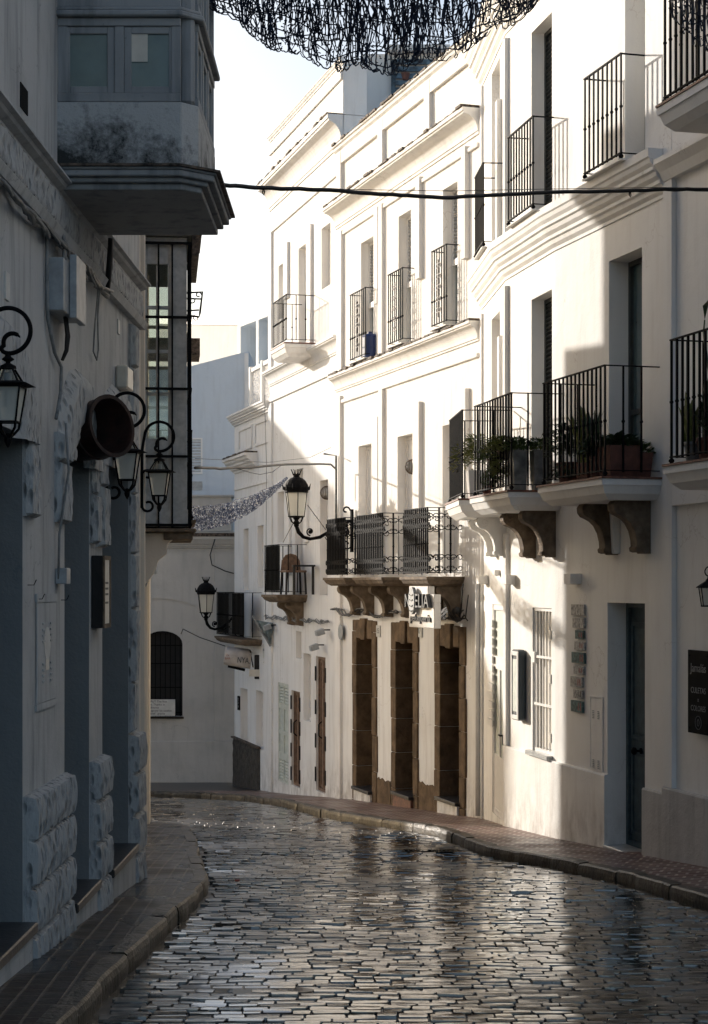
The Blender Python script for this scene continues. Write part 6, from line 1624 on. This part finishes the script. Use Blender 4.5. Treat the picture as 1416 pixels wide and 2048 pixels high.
# climbing sprig over the farthest balcony rail
zr = H+1.03
bfar = fR.sz(1343, 600, .6)[0]
def longstem(mb, rg, h):
    sword(mb, (0, 0, h), 16, .5, rg, .06, .25)
    mb.tube([(0, 0, h), (-.02, .0, h+.5), (.06, 0, h+.75), (.10, 0, h+.9), (.08, 0, h+1.0)], [.012, .012, .011, .009, .006], 5)
    leafq(mb, Vector((.08, 0, h+1.0)), Vector((-.5, .0, 1)), .22, .05, bend=.6)
potplant('tall snake plant pot with one long bare stem on the right edge balcony', fR, bfar-.34, .42, H+1.022, .11, .20, 'terracotta', longstem, 21, leaf='leaf_dark')
potplant('snake plant leaning out of its pot at the right edge balcony corner', fR, bfar-.14, .46, H+1.022, .09, .18, 'zinc', lambda mb, rg, h: (sword(mb, (0, 0, h), 9, .42, rg, .06, .3), sword(mb, (.03, .02, h), 3, .45, random.Random(5), .07, .9)), 22, leaf='leaf_yellow')
potplant('leafy terracotta pot at the picture edge on the right balcony', fR, bfar-.62, .44, H+1.022, .12, .2, 'terracotta', lambda mb, rg, h: bushy(mb, (0, 0, h+.08), .18, .22, 220, .07, .04, rg), 23, leaf='leaf_dark')

# ------------------------------------------------------------------ street details
mx, my, mr = MAN; zz = gz(my)-KD+.0
t = thing('manhole_cover', 'round cast iron manhole cover in the cobbles at the bottom edge', 'manhole cover', (mx, my, zz)); slope = math.atan2(gz(my+.5)-gz(my-.5), 1)
T = Matrix.Rotation(slope, 4, 'X'); mb = MB(T); mb.lathe([(mr, -.03), (mr, .0), (mr-.05, .002), (mr-.052, -.006), (mr-.06, -.006), (mr-.062, .002), (0, .003)], 40); mb.build('cover', simple('worn_cast_iron', (.05, .045, .04), .35, .4, .4, 20, .004), t, local=True)
mb = MB(T)
for i in range(-7, 8):
    for j in range(-7, 8):
        x, y = i*.036, j*.036
        if x*x+y*y < .068: mb.box(x-.012, x+.012, y-.012, y+.012, .003, .008)
mb.build('raised_pattern', 'iron', t, local=True)
# drain grate near the right kerb
t = thing('drain_grate', 'narrow iron drain grate in the cobbles by the right kerb', 'drain', (.83, 18.55, gz(18.55)-KD+.006))
mb = MB(Matrix.Rotation(math.atan2(gz(19)-gz(18), 1), 4, 'X')); mb.box(-.3, .3, -.12, -.10, -.02, .004); mb.box(-.3, .3, .10, .12, -.02, .004)
for i in range(13): mb.box(-.3+i*.05-.008, -.3+i*.05+.008, -.0999, .0999, -.02, .002)
mb.build('grate', 'iron', t, local=True)
# puddles near the kerb
def puddle(lab, cx, cy, rx, ry, seed):
    mb = MB(); n = 26; vs = []
    for i in range(n):
        a = 2*math.pi*i/n; r = 1+.35*noise.noise(Vector((math.cos(a)*1.3, math.sin(a)*1.3, seed))); x = cx+rx*r*math.cos(a); y = cy+ry*r*math.sin(a); vs.append((x, y, gz(y)-KD-.004))
    mb.add(vs, [tuple(range(n))]); tag(mb.build('water', WATER), kind='structure')
def watermat():
    m, nt, b = newmat('still_puddle_water'); b.inputs['Base Color'].default_value = (.012, .012, .012, 1); b.inputs['Roughness'].default_value = .04; b.inputs['Specular IOR Level'].default_value = .6
    bump(nt, b, noi(nt, wpos(nt), 14, 2, .5), .12, .004); return m
WATER = watermat()
puddle('', 1.25, 16.9, .42, .5, 1); puddle('', -.62, 9.6, .35, .16, 4); puddle('', .9, 17.6, .3, .4, 7); puddle('', -1.0, 12.2, .25, .3, 3)
# fallen red petal, gum bits
for (x, y, r, mt, nm, lab) in ((-1.02, 15.3, .022, 'ink_red', 'bottle_cap', 'small red cap lying on the cobbles near the left kerb'), (-.75, 10.2, .018, 'pvc', 'pebble', 'pale flat pebble near the left kerb in front')):
    mb = MB(); mb.lathe([(r, 0), (r*.9, r*.6), (0, r*.7)], 10, (x, y, gz(y)-KD+.002)); center(tag(mb.build(nm, mt), lab, nm.replace('_', ' ')))
# ------------------------------------------------------------------ camera, sun, sky
cam = bpy.data.cameras.new('camera'); co = bpy.data.objects.new('camera', cam); COL.objects.link(co); scn.camera = co
co.location = (0, 0, H); co.rotation_euler = (R(90), 0, 0)
cam.sensor_fit = 'HORIZONTAL'; cam.sensor_width = 24; cam.lens = 24*FPX/1416; cam.shift_y = (V0-1024)/1416; cam.clip_end = 2000; cam.clip_start = .1
SUN_EL = 14.2; 
sd = Vector((-.70, .714, math.tan(R(SUN_EL)))).normalized()     # towards the sun
sl = bpy.data.lights.new('sun', 'SUN'); so = bpy.data.objects.new('sun', sl); COL.objects.link(so)
sl.energy = 3.4; sl.angle = R(.7); sl.color = (1, .93, .84)
so.rotation_euler = sd.to_track_quat('Z', 'Y').to_euler(); so.location = (-20, 30, 20)
w = bpy.data.worlds.new('World'); scn.world = w; w.use_nodes = True; nt = w.node_tree
bg = nt.nodes['Background']; sk = nt.nodes.new('ShaderNodeTexSky'); sk.sky_type = 'NISHITA'; sk.sun_disc = False
sk.sun_elevation = R(SUN_EL); sk.sun_rotation = math.atan2(sd.x, sd.y); sk.air_density = .9; sk.dust_density = 3.0; sk.ozone_density = 1.0
nt.links.new(sk.outputs[0], bg.inputs[0]); bg.inputs[1].default_value = .124
scn.view_settings.view_transform = 'Standard'; scn.view_settings.look = 'None'; scn.view_settings.gamma = 1; scn.view_settings.exposure = 0.85
scn.cycles.max_bounces = 8; scn.cycles.diffuse_bounces = 5; scn.cycles.glossy_bounces = 4; scn.cycles.transmission_bounces = 6; scn.cycles.transparent_max_bounces = 8
scn.cycles.sample_clamp_indirect = 6
